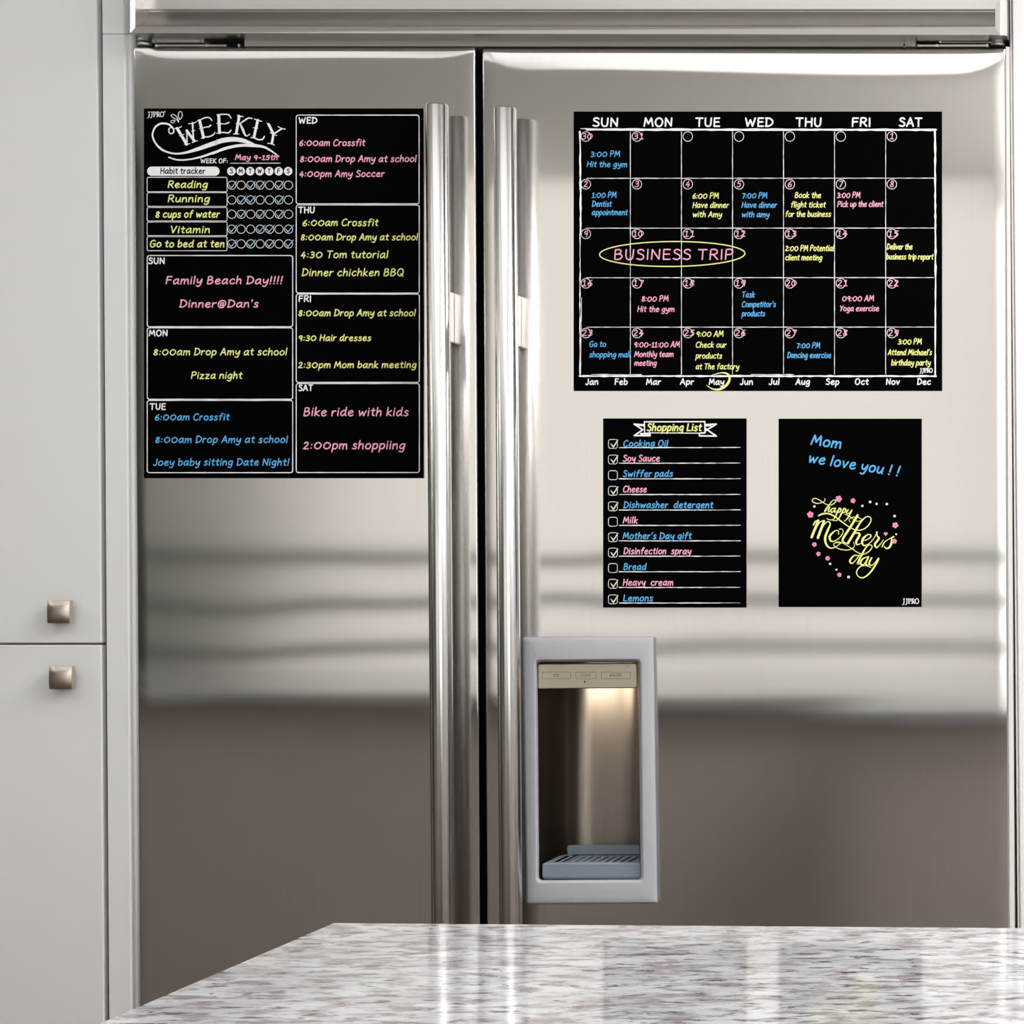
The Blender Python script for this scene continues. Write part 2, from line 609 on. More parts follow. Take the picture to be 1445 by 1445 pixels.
def handle(px0, py0, px1, py1, parent, label, posts):
    yb = -.036
    a, b = P(px0, py0, yb), P(px1, py1, yb)
    bm = bmesh.new()
    r = .01285
    hl = (a - b).length
    n = 48
    loops = []
    for z, rad in ((hl, 1e-5), (hl, r - .0012), (hl - .0012, r), (.0012, r), (0, r - .0012), (0, 1e-5)):
        loops.append([Vector((math.cos(2 * math.pi * i / n) * rad, math.sin(2 * math.pi * i / n) * rad, z)) for i in range(n)])
    loft(bm, loops)
    for f in bm.faces:
        z = f.calc_center_median().z
        if z < .0013 or z > hl - .0013:
            f.smooth = False
    h = obj('handle', bm, M['chrome'], parent)
    h.matrix_world = Vector((0, 0, 1)).rotation_difference((a - b).normalized()).to_matrix().to_4x4()
    h.location = b - parent.matrix_world.translation
    bpy.context.view_layer.update()
    h['label'] = label
    for (qy0, qy1) in posts:
        c0 = lerp(px0, px1, (qy0 - py0) / (py1 - py0))
        p0, p1 = P(c0, qy0, yb), P(c0, qy1, yb)
        bm = bmesh.new()
        hw = .006
        box(bm, p0.x - hw, p0.x + hw, yb + .006, -.0002, p1.z, p0.z)
        bevel(bm, .0015, 2)
        st = obj('handle_mount', bm, M['trim_steel'], h)
    return h


handle(616.6, 147.8, 628.4, 1760, dl, 'round bar handle of the left door', [(408, 480), (1640, 1712)])
handle(712.6, 152.4, 724.2, 1765, dr, 'round bar handle of the right door', [(413, 486), (1645, 1717)])

# ---- top panel: face, stepped cove and bottom lip, mitred frame
TOPY = -402          # 2.14 m
bm = bmesh.new()
prof = [(-402, -.004), (12.5, -.004), (13.5, -.0015), (14.5, .0045)]
for k in range(0, 9):
    t_ = k / 8
    prof.append((15 + 21 * t_, .006 - .030 * (1 - math.cos(t_ * math.pi / 2)) + .002 * t_))
prof += [(36.8, -.0245), (39.5, -.0245)]
xl_, xr_ = 190.0, 1404.5
rows = []
for (py, y) in prof:
    rows.append([P(xl_, py, y), P(xr_, py, y)])
rw = loft(bm, rows, closed=False, smooth=True)
for f in bm.faces:
    if f.calc_center_median().z > P(0, 13, 0).z:
        f.smooth = False
tp = obj('top_panel', bm, M['steel_panel'], fridge)
tp['label'] = 'stainless ventilation panel above the doors'
bm = bmesh.new()
# lip, left jamb, right jamb with mitres; each a sloping front
yf = -.030
lipo = [(184, 46.3), (1411.5, 49.2)]
lipi = [(190.5, 38.2), (1404.5, 38.2)]
yfi = -.0265


def strip(bm, q, y_out, y_in, yback=.02):
    """q: outer a, outer b, inner b, inner a"""
    v = [P(*q[0], y_out), P(*q[1], y_out), P(*q[2], y_in), P(*q[3], y_in)]
    b = [Vector((p.x, yback, p.z)) for p in v]
    f = [bm.verts.new(p) for p in v]
    g = [bm.verts.new(p) for p in b]
    bm.faces.new(f)
    bm.faces.new(g[::-1])
    for i in range(4):
        j = (i + 1) % 4
        bm.faces.new((f[j], f[i], g[i], g[j]))


strip(bm, [lipo[0], lipo[1], lipi[1], lipi[0]], yf, yfi)
strip(bm, [(184, TOPY), lipo[0], lipi[0], (190.5, TOPY)], yf, yfi)
strip(bm, [lipo[1], (1411.5, TOPY), (1404.5, TOPY), lipi[1]], yf, yfi)
bmesh.ops.recalc_face_normals(bm, faces=bm.faces[:])
fr = obj('panel_frame', bm, M['trim_steel'], tp)
bm = bmesh.new()
pxbox(bm, (1411.7, TOPY), (1417.5, TOPY), (1421.0, 50.5), (1411.7, 49.4), -.022, .10)
obj('side_trim', bm, M['trim_steel'], tp)
bm = bmesh.new()
deep(bm, (191, TOPY), (1409, TOPY), (1409, 47.5), (191, 46), .022, .70)
obj('panel_housing', bm, M['dark'], tp)


# ---- hinges
def hinge(mir, label):
    X = (lambda x: x) if not mir else (lambda x: 1613 - x)
    hy = .006
    t = bpy.data.objects.new('hinge', None)
    bm = bmesh.new()
    def bar(x0, x1, y0, y1, a=hy, b=.10):
        xa, xb = sorted((X(x0), X(x1)))
        pxrect(bm, xa, y0, xb, y1, a, b)
    bar(218, 284, 56.2, 60.2)
    bar(218, 319, 62.4, 66.0)
    bar(282, 318, 56.8, 58.8, .02)
    bar(214, 221, 50.5, 60.5)
    bevel(bm, .0006, 1)
    for (y0, y1) in ((54.4, 59.2), (61.0, 65.4)):
        cx = X(205)
        c0 = P(cx, y0, .012); c1 = P(cx, y1, .012)
        n = 24
        cyl(bm, c0, c1, .0086, n)
    for x in (220, 286, 291, 337):
        y0, y1 = (55.6, 60.4) if x == 286 else (62, 66.2)
        bar(x - 1.4, x + 1.4, y0, y1, hy - .002)
    o = obj('hinge', bm, M['hinge'], fridge)
    o['label'] = label
    return o


hinge(False, 'left door hinge')
hinge(True, 'right door hinge')
# right-hand body trim beside the door
bm = bmesh.new()
pxbox(bm, (1419.4, 66), (1424.2, 66), (1435.8, DOOR_BOT), (1427.6, DOOR_BOT), .003, .12)
obj('body_trim', bm, M['frame'], fridge)

# ---- ice and water dispenser
OUT = ((735.6, 899.4), (920.8, 899.4), (926.4, 1275.6), (741.8, 1276.6))
INN = ((757.2, 934.4), (900.4, 933.6), (903.4, 1241.4), (759.6, 1242.4))
bm = bmesh.new()
loops = [rquad(*OUT, 2.5, .0045), rquad(*OUT, 2.5, -.0100), rquad(*inset(OUT, .5), 2.8, -.0118), rquad(*inset(OUT, 1.6), 3, -.0128),
         rquad(*inset(OUT, 3.2), 4, -.0132), rquad(*inset(OUT, 10), 5, -.0134),
         rquad(*inset(INN, -5), 8, -.0134), rquad(*inset(INN, -3.4), 7.5, -.0132), rquad(*inset(INN, -2.6), 7, -.0122), rquad(*INN, 6, -.0065), rquad(*inset(INN, .3), 6, .012)]
loft(bm, loops)
bxc, bxw = P(831, 0, 0).x, 95 / 1200
for v in bm.verts:                       # gently bowed front
    v.co.y += .0042 * ((v.co.x - bxc) / bxw) ** 2
disp = obj('dispenser', bm, M['bezel'], fridge)
disp['label'] = 'silver surround of the ice and water dispenser'
bpy.context.view_layer.update()
# niche: curved back
bm = bmesh.new()
a0, a1 = P(755.5, 934, .010), P(902.5, 934, .010)
zt, zb = P(0, 932, .010).z, P(0, 1243.5, .010).z
cxm, rx, dep = (a0.x + a1.x) / 2, (a1.x - a0.x) / 2, .098
n = 40
prof = []
for i in range(n + 1):
    th = math.pi * i / n
    c, s = math.cos(th), math.sin(th)
    e = .62
    prof.append((cxm - rx * math.copysign(abs(c) ** e, c), .010 + dep * abs(s) ** e))
loft(bm, [[Vector((x, y, zt)) for x, y in prof], [Vector((x, y, zb)) for x, y in prof]], closed=False)
topv = [bm.verts.new((x, y, zt)) for x, y in prof]
bm.faces.new(topv)
botv = [bm.verts.new((x, y, zb)) for x, y in prof]
bm.faces.new(botv[::-1])
nc = obj('niche', bm, M['niche'], disp)
nc['label'] = 'dark curved steel niche'
# control panel, leaning forward a little
bm = bmesh.new()
PQ = ((758.6, 936.6), (899.0, 935.6), (899.6, 971.0), (758.8, 972.2))
loft(bm, [rquad(*PQ, 3.5, .022), rquad(*PQ, 3.5, -.0008), rquad(*inset(PQ, .5), 3.4, -.0020), rquad(*inset(PQ, 1.4), 3, -.0026)])
lp = rquad(*inset(PQ, 1.4), 3, -.0026)
bm.faces.new([bm.verts.new(p) for p in lp][::-1])
bm.faces.new([bm.verts.new(p) for p in rquad(*PQ, 3.5, .022)])
bmesh.ops.recalc_face_normals(bm, faces=bm.faces[:])
cp = obj('control_panel', bm, M['panel'], disp)
cp['label'] = 'champagne metal panel with three buttons'
# warm lamp under the control panel shining on the niche back
sp = bpy.data.lights.new('niche_lamp', 'AREA')
sp.shape, sp.size, sp.size_y, sp.energy, sp.color = 'RECTANGLE', .030, .012, .05, (1, .84, .64)
so = bpy.data.objects.new('niche_lamp', sp)
C.objects.link(so)
so.location = P(812, 973.5, .045)
so.rotation_euler = (math.radians(35), 0, 0)
so.parent = disp
# drip tray
bm = bmesh.new()
TL = P(765.6, 1218, -.001); BR = P(904.5, 1240.6, -.001)
tx0, tx1, tz0, tz1 = TL.x, BR.x - .001, BR.z, TL.z
yb_ = .094
nx = 15
pts = lambda z: None


def tray_outline(ins=0.0):
    o = [(tx0 + ins, -.001 + ins), (tx1 - ins, -.001 + ins), (tx1 - ins, .060)]
    for k in range(1, 6):
        t_ = k / 6
        o.append((lerp(tx1 - ins, tx1 - .030, t_), .060 + (yb_ - .060 - ins) * math.sin(t_ * math.pi / 2)))
    for k in range(5, 0, -1):
        t_ = k / 6
        o.append((lerp(tx0 + ins, tx0 + .030, t_), .060 + (yb_ - .060 - ins) * math.sin(t_ * math.pi / 2)))
    o.append((tx0 + ins, .060))
    return o


oo, oi = tray_outline(.002), tray_outline(.009)
oo2 = tray_outline(0)
L = [[Vector((x, y, tz0)) for x, y in oo], [Vector((x, y, tz0 + .003)) for x, y in oo2], [Vector((x, y, tz1 - .0012)) for x, y in oo2], [Vector((x, y, tz1)) for x, y in oo],
     [Vector((x, y, tz1)) for x, y in oi], [Vector((x, y, tz1 - .010)) for x, y in oi]]
loft(bm, L, smooth=False)
bm.faces.new([bm.verts.new((x, y, tz1 - .010)) for x, y in oi])
bm.faces.new([bm.verts.new((x, y, tz0)) for x, y in oo][::-1])
bmesh.ops.recalc_face_normals(bm, faces=bm.faces[:])
tr = obj('drip_tray', bm, M['tray'], disp)
tr['label'] = 'blue-grey drip tray'
bm = bmesh.new()
ns = 11
for i in range(ns):
    xc = lerp(tx0 + .012, tx1 - .012, i / (ns - 1))
    box(bm, xc - .0024, xc + .0024, .0085, .062, tz1 - .006, tz1 - .0003)
box(bm, tx0 + .008, tx0 + .022, .0085, .062, tz1 - .006, tz1 - .0003)
box(bm, tx0 + .0225, tx1 - .009, .0605, .066, tz1 - .006, tz1 - .0003)
g = obj('drip_grate', bm, M['tray'], disp)
bm = bmesh.new()
BP = [(800, 1192.6), (935, 1192.6), (935, 1206.5), (800, 1206.5)]
ly0, ly1 = .070, .078
loft(bm, [rquad(*BP, 5, ly1), rquad(*BP, 5, ly0), rquad(*inset(BP, .8), 4.6, ly0 - .001)])
bm.faces.new([bm.verts.new(p) for p in rquad(*inset(BP, .8), 4.6, ly0 - .001)][::-1])
bmesh.ops.recalc_face_normals(bm, faces=bm.faces[:])
obj('splash_plate', bm, M['tray'], disp)

# ------------------------------------------------------------------ stroke lettering
GL = {}


def G(ch, w, s):
    st = []
    for part in s.split('|'):
        part = part.strip()
        k, pts = part[0], [tuple(float(q) for q in t.split(',')) for t in part[1:].split()]
        st.append((k, pts))
    GL[ch] = (w, st)


G('a', 5.6, 'S5,5.5 3.2,6.1 .6,4 .5,.9 2,.1 4.2,2.4 5,5.6|S5,5.8 4.7,2 5,.5 5.7,0')
G('b', 5, 'L.6,9.5 .3,.2|S.4,3.5 2,5.7 4.4,5.2 4.7,2 2.6,0 .3,.5')
G('c', 4.8, 'S4.6,5.1 3.2,6.1 .9,4.6 .4,1.8 2.2,0 4.7,1')
G('d', 5.6, 'S4.7,5.4 2.8,6 .5,3.8 .6,.8 2.3,.1 4.6,2.6|S5.2,9.5 4.8,5 4.8,1.2 5.6,0')
G('e', 5, 'S.7,2.9 3,3.3 4.5,4.6 3.3,6 1.2,5 .3,2.4 1.5,.2 3.4,.1 4.9,1.1')
G('f', 4.2, 'S4.6,8.9 3.3,9.5 2.2,7.5 1.8,3 1.5,-.2|L.2,5.6 4,5.9')
G('g', 5.2, 'S4.8,5.4 2.8,6 .5,3.8 .9,1 2.6,.6 4.5,3.2 4.8,5.6|S4.9,5.8 4.6,.8 3.8,-2.4 2,-3.2 .2,-2.4')
G('h', 4.8, 'L.6,9.5 .2,0|S.3,3 2,5.5 3.8,5.6 4.2,3 4.3,0')
G('i', 1.2, 'L.6,5.8 .5,0|D.8,8.2')
G('j', 2, 'S1.4,5.8 1.2,0 .6,-2.6 -.8,-3|D1.5,8.2')
G('k', 4.6, 'L.6,9.5 .2,0|L4.1,5.8 .5,2.8 4.4,0')
G('l', 1.2, 'L.7,9.5 .4,0')
G('m', 7.6, 'L.4,5.8 .2,0|S.3,3 1.8,5.5 3.3,5.5 3.6,3 3.6,0|S3.6,3 5.2,5.5 6.7,5.5 7,3 7.3,0')
G('n', 4.8, 'L.4,5.8 .2,0|S.3,3 2,5.5 3.8,5.5 4.2,3 4.4,0')
G('o', 5.2, 'S2.7,6 .6,4.4 .5,1.2 2.5,0 4.7,1.4 4.8,4.6 2.7,6')
G('p', 5, 'L.6,5.8 .1,-3.4|S.4,3.8 2,5.9 4.4,5.3 4.6,2 2.6,.1 .4,.9')
G('q', 5, 'S4.8,5.4 2.8,6 .5,3.8 .9,.8 2.6,.4 4.5,3|L4.9,5.8 4.5,-3.4')
G('r', 3.6, 'L.4,5.8 .2,0|S.3,3 1.6,5.2 3.6,5.6')
G('s', 4.1, 'S3.9,5.2 2.4,6 .9,5 1.4,3.5 3.3,2.5 3.6,.9 2,0 .1,.6')
G('t', 3.6, 'S2,8.2 1.6,3 1.8,.6 3.5,.2|L.1,5.8 3.6,6')
G('u', 5, 'S.5,5.8 .4,2 1.4,.1 3.2,.8 4.4,3.6|L4.7,5.8 4.5,1 5,0')
G('v', 4.8, 'L.2,5.8 2.1,.1 4.6,5.8')
G('w', 7.2, 'L.3,5.8 1.5,.1 3.6,4.8 5.1,.1 7.1,5.8')
G('x', 4.6, 'L.4,5.8 4.3,0|L4.5,5.8 .1,0')
G('y', 5, 'S.4,5.8 .4,3 1.6,1.4 3.2,2.2 4.5,4.6|S4.9,5.8 4.4,1 3.2,-2.4 1.8,-3.2 .2,-2.6')
G('z', 4.8, 'L.4,5.8 4.3,5.8 .3,.1 4.6,.1')
G('A', 6.4, 'L0,0 3.5,9.2 6.2,0|L1.4,3.1 5.3,3.2')
G('B', 5.8, 'L.7,9 .3,0|S.6,9 3.4,9.1 4.6,7.4 3.2,5.3 .6,4.8|S.6,4.8 4.2,4.8 5.4,2.6 3.4,.3 .3,0')
G('C', 6, 'S5.8,8 4.2,9.2 1.4,7.4 .3,3.6 1.6,.4 3.8,0 5.8,1.2')
G('D', 6.6, 'L1,9 .6,0|S.2,9 3.6,8.8 6.4,5.8 5.6,2.2 2.8,.3 .1,0')
G('E', 5.2, 'L5,9 .7,9 .4,0 5,0|L.6,4.7 4.5,4.8')
G('F', 5.2, 'L5.2,9 .7,9 .3,0|L.5,4.8 4.5,5')
G('G', 6.6, 'S6,8 4,9.2 1.3,7.6 .3,3.6 1.6,.4 4,.1 6,1.6 6.1,4.2|L3.6,4.2 6.2,4.2')
G('H', 6.2, 'L.7,9 .3,0|L5.9,9 5.6,0|L.5,4.7 5.7,4.9')
G('I', 1.2, 'L.7,9 .5,0')
G('J', 4.2, 'S3.7,9 3.7,3.4 3,.4 1.4,-.3 .1,1')
G('K', 5.6, 'L.7,9 .3,0|L5.4,9 .6,4.3 5.6,0')
G('L', 4.8, 'L.7,9 .3,.1 4.7,.1')
G('M', 8, 'L.1,0 1.4,9 3.8,2.6 6.6,9 7.8,0')
G('N', 6.2, 'L.3,0 .7,9 5.4,.2 5.9,9')
G('O', 7, 'S3.5,9.2 1,7.4 .3,3.4 2.2,.1 5,.6 6.6,4.4 5.8,7.8 3.5,9.2')
G('P', 5.6, 'L.7,9 .3,0|S.6,9 3.9,9.2 5.3,7.2 4,4.8 .5,4.3')
G('Q', 7, 'S3.5,9.2 1,7.4 .3,3.4 2.2,.1 5,.6 6.6,4.4 5.8,7.8 3.5,9.2|L4,2.6 6.8,-.8')
G('R', 5.8, 'L.7,9 .3,0|S.6,9 3.9,9.2 5.3,7.2 4,4.9 .5,4.4|L2.4,4.5 5.6,0')
G('S', 5.2, 'S5,8 3.4,9.2 1.2,8.4 1,6.4 3,5 4.7,3.6 4.7,1.2 2.8,0 .2,.8')
G('T', 6, 'L.1,9 6,9|L3.1,9 2.8,0')
G('U', 6, 'S.6,9 .4,3.4 1.4,.5 3.2,0 5,1.6 5.7,9')
G('V', 6, 'L.3,9 2.7,.1 5.8,9')
G('W', 9, 'L.3,9 1.9,.1 4.5,7 6.3,.1 8.8,9')
G('X', 6, 'L.4,9 5.6,0|L5.8,9 .1,0')
G('Y', 5.8, 'L.3,9 2.9,4.5|L5.7,9 1.9,0')
G('Z', 6, 'L.4,9 5.6,9 .3,.1 5.8,.1')
G('0', 7.2, 'S4,7.2 1.3,5.8 .5,2.6 2.8,.1 5.8,1.3 6.8,4.8 4,7.2')
G('1', 4, 'L.5,6 2.4,7.6 2.1,0|L.2,0 4,0')
G('2', 5, 'S.5,6.2 1.9,7.6 3.9,6.8 3.5,4.4 .2,.2|L.2,.1 4.8,.1')
G('3', 4.8, 'S.7,7 2.5,7.6 4.2,6.2 3.1,4.3 1.5,3.9|S1.5,3.9 4,3.6 4.2,1 2,-.1 .1,.6')
G('4', 5.2, 'L3.3,7.6 .3,2.6 5,2.7|L3.9,4.8 3.4,-.4')
G('5', 5, 'L4.6,7.4 1.2,7.4 .9,4.4|S.9,4.3 3.4,4.6 4.5,2.6 3.2,.2 .2,.2')
G('6', 5, 'S4.2,7.6 1.8,5.6 .3,2.4 1.6,0 3.9,.4 4.6,2.6 3,4 .8,2.6')
G('7', 5, 'L.3,7.4 4.8,7.4 1.9,-.2')
G('8', 5, 'S2.7,4 .9,5.6 2.5,7.6 4.4,6.4 2.7,4 .4,1.8 2.2,0 4.6,1.4 2.7,4')
G('9', 5, 'S4.5,6.4 2.5,7.4 .5,5.4 1.6,3.5 3.6,4 4.5,6.4|L4.6,6.6 3.9,-.3')
G(':', 1.6, 'D.6,1|D.9,5')
G('!', 1.6, 'L1.1,9.2 .7,2.8|D.5,.3')
G('@', 8, 'S5.2,5.2 3.8,5.9 2.4,4 3,2 4.6,3 5.3,5.4|S5.3,5.4 5,2.6 6.2,2 7.5,4.4 6.6,7.6 3.6,8.6 .9,6.4 .4,2.6 2.4,-.3 6,.1')
G("'", 1, 'L.8,9.4 .4,7.2')
G('-', 3.8, 'L.3,3.5 3.5,3.6')


def catmull(pts, k=5):
    if len(pts) < 3:
        return list(pts)
    closed = pts[0] == pts[-1]
    out = []
    n = len(pts)
    for i in range(n - 1):
        p0 = pts[i - 1] if i > 0 else (pts[-2] if closed else pts[0])
        p1, p2 = pts[i], pts[i + 1]
        p3 = pts[i + 2] if i + 2 < n else (pts[1] if closed else pts[-1])
        for j in range(k):
            t = j / k
            q = []
            for a, b, c, d in zip(p0, p1, p2, p3):
                q.append(.5 * (2 * b + (c - a) * t + (2 * a - 5 * b + 4 * c - d) * t * t + (3 * b - a - 3 * c + d) * t ** 3))
            out.append(tuple(q))
    out.append(tuple(pts[-1]))
    return out


class Ink:
    """collects flat strokes (photo pixels) of one colour on one sheet"""

    def __init__(self, y):
        self.bm = bmesh.new()
        self.y = y
        self.k = 0

    def poly(self, pts):
        self.k += 1           # neighbouring strokes lie a hair apart, like layers of ink
        yy = self.y - (self.k % 9) * 5e-6
        vs = [self.bm.verts.new(P(x, y, yy)) for x, y in pts]
        f = self.bm.faces.new(vs)
        f.normal_update()
        if f.normal.y > 0:
            f.normal_flip()

    def disc(self, x, y, r, n=10):
        self.poly([(x + r * math.cos(2 * math.pi * i / n), y + r * math.sin(2 * math.pi * i / n)) for i in range(n)])

    def stroke(self, pts, w, caps=True):
        """pts list of (x, y) or (x, y, width)"""
        q = [(p[0], p[1], p[2] if len(p) > 2 else w) for p in pts]
        c = [q[0]]
        for p in q[1:]:
            if (p[0] - c[-1][0]) ** 2 + (p[1] - c[-1][1]) ** 2 > .0025:
                c.append(p)
        n = len(c)
        if n < 2:
            return
        dirs = []
        for i in range(n - 1):
            dx, dy = c[i + 1][0] - c[i][0], c[i + 1][1] - c[i][1]
            l = math.hypot(dx, dy)
            dirs.append((dx / l, dy / l))
        for i in range(n - 1):
            a, b = c[i], c[i + 1]
            d = dirs[i]

            def nrm(k):
                ds = [dirs[m] for m in (k - 1, k) if 0 <= m < n - 1]
                if len(ds) == 2 and ds[0][0] * ds[1][0] + ds[0][1] * ds[1][1] > .75:
                    sx, sy = ds[0][0] + ds[1][0], ds[0][1] + ds[1][1]
                    l = math.hypot(sx, sy)
                    return (-sy / l, sx / l)
                return (-d[1], d[0])
            na, nb = nrm(i), nrm(i + 1)
            ha, hb = a[2] / 2, b[2] / 2
            self.poly([(a[0] + na[0] * ha, a[1] + na[1] * ha), (b[0] + nb[0] * hb, b[1] + nb[1] * hb),
                       (b[0] - nb[0] * hb, b[1] - nb[1] * hb), (a[0] - na[0] * ha, a[1] - na[1] * ha)])
        for i in range(n):
            sharp = 0 < i < n - 1 and dirs[i - 1][0] * dirs[i][0] + dirs[i - 1][1] * dirs[i][1] <= .75
            if sharp or (caps and i in (0, n - 1)):
                self.disc(c[i][0], c[i][1], c[i][2] / 2, 8)

    def spline(self, pts, w=1.0, k=5):
        q = [(p[0], p[1], p[2] if len(p) > 2 else w) for p in pts]
        self.stroke(catmull(q, k), w)

    def rough(self, x0, y0, x1, y1, w, amp=.35, gap=0.0):
        """hand-printed chalk line of uneven width"""
        l = math.hypot(x1 - x0, y1 - y0)
        n = max(2, int(l / 7))
        nx, ny = -(y1 - y0) / l, (x1 - x0) / l
        pts = []
        for i in range(n + 1):
            t = i / n
            o = random.uniform(-.25, .25) * w * amp
            pts.append((lerp(x0, x1, t) + nx * o, lerp(y0, y1, t) + ny * o, w * (1 + random.uniform(-amp, amp))))
        self.stroke(pts, w)

    def rect(self, x0, y0, x1, y1, w, r=3.0):
        pts = []
        for cx, cy, a in ((x1 - r, y0 + r, -90), (x1 - r, y1 - r, 0), (x0 + r, y1 - r, 90), (x0 + r, y0 + r, 180)):
            for k in range(4):
                t = math.radians(a + 30 * k)
                pts.append((cx + r * math.cos(t), cy + r * math.sin(t)))
        pts.append(pts[0])
        q = []
        for a, b in zip(pts, pts[1:]):
            m = max(1, int(math.hypot(b[0] - a[0], b[1] - a[1]) / 14))
            for i in range(m):
                q.append((lerp(a[0], b[0], i / m), lerp(a[1], b[1], i / m), w * random.uniform(.75, 1.15)))
        q.append(q[0])
        self.stroke(q, w, caps=False)

    def ring(self, x, y, rx, ry, w, n=28, tilt=0):
        pts = []
        for i in range(n + 1):
            t = 2 * math.pi * i / n
            a, b = rx * math.cos(t), ry * math.sin(t)
            pts.append((x + a * math.cos(tilt) - b * math.sin(tilt), y + a * math.sin(tilt) + b * math.cos(tilt)))
        self.stroke(pts, w, caps=False)

    def text(self, s, x0, x1, base, cap, w, slant=.16, rot=0.0, jit=.25, sp=1.9):
        x = 0
        items = []
        for ch in s:
            if ch == ' ':
                x += 3.6
                continue
            gw, st = GL[ch]
            items.append((x, st))
            x += gw + sp
        tot = x - sp
        sx, sy = (x1 - x0 - w) / tot, (cap - w * .6) / 9.2
        ca, sa = math.cos(rot), math.sin(rot)
        for gx, st in items:
            dy = random.uniform(-jit, jit)
            for k, pts in st:
                pts = catmull(pts, 4) if k == 'S' else pts
                q = []
                for (a, b) in pts:
                    X = (gx + a) * sx + w / 2 + (b * sy) * slant * .8 - slant * 2.2
                    Y = -(b * sy) + dy * .6 - w * .3
                    q.append((x0 + X * ca - Y * sa, base + X * sa + Y * ca))
                if k == 'D':
                    self.disc(q[0][0], q[0][1], w * .62, 8)
                else:
                    self.stroke(q, w)

    def serif(self, x0, x1, base, cap, reg=False):
        """the maker's small serif mark"""
        u = (x1 - x0) / 25.0
        h = cap
        X = lambda a: x0 + a * u
        Y = lambda b: base - b * h
        for ox in (0, 4.2):
            self.spline([(X(ox + 3), Y(1), 1.1), (X(ox + 3), Y(.2), 1.1), (X(ox + 2), Y(-.22), .8), (X(ox + .4), Y(-.25), .8)])
            self.stroke([(X(ox + 1.6), Y(1)), (X(ox + 4.2), Y(1))], .55)
        for ox in (9.2, 14):
            self.stroke([(X(ox + 1), Y(1)), (X(ox + 1), Y(0))], 1.3)
            self.stroke([(X(ox), Y(0)), (X(ox + 2.2), Y(0))], .55)
            self.spline([(X(ox), Y(1)), (X(ox + 3), Y(.98)), (X(ox + 3.8), Y(.75)), (X(ox + 3), Y(.48)), (X(ox + 1), Y(.45))], .8)
        self.stroke([(X(16.4), Y(.45)), (X(18.8), Y(0))], 1.1)
        self.ring(X(22), Y(.5), 2.6 * u, .52 * h, 1.0, 18)
        if reg:
            self.ring(X(25.8), Y(1.05), .8, .8, .45, 10)

    def done(self, name, m, parent, label=None):
        o = obj(name, self.bm, m, parent)
        if label:
            o['label'] = label
        return o


TH = .0011            # sheet thickness
Y0 = -.0010           # back of the sheets, on the door


def sheet(name, label, rect, cat='magnetic board'):
    x0, y0, x1, y1 = rect
    c = P((x0 + x1) / 2, y1, Y0)
    t = thing(name, label, cat, c)
    bm = bmesh.new()
    q = ((x0, y0), (x1, y0), (x1, y1), (x0, y1))
    yf = Y0 - TH
    loft(bm, [rquad(*q, .8, -.00035, 2), rquad(*q, .8, yf + .0003, 2)], smooth=False)
    for f in bm.faces:
        f.material_index = 1
    f = loft(bm, [rquad(*q, .8, yf + .0003, 2), rquad(*inset(q, .35), .8, yf, 2)], smooth=False)
    bm.faces.new([bm.verts.new(p) for p in rquad(*inset(q, .35), .8, yf, 2)][::-1])
    bm.faces.new([bm.verts.new(p) for p in rquad(*q, .8, -.00035, 2)])
    bmesh.ops.recalc_face_normals(bm, faces=bm.faces[:])
    obj('magnetic_sheet', bm, [M['sheet'], M['core']], t)
    return t


YP = Y0 - TH - .00008     # printed layer
YW = YP - .00016          # handwriting layer
YB = YP - .00010          # black print on white print

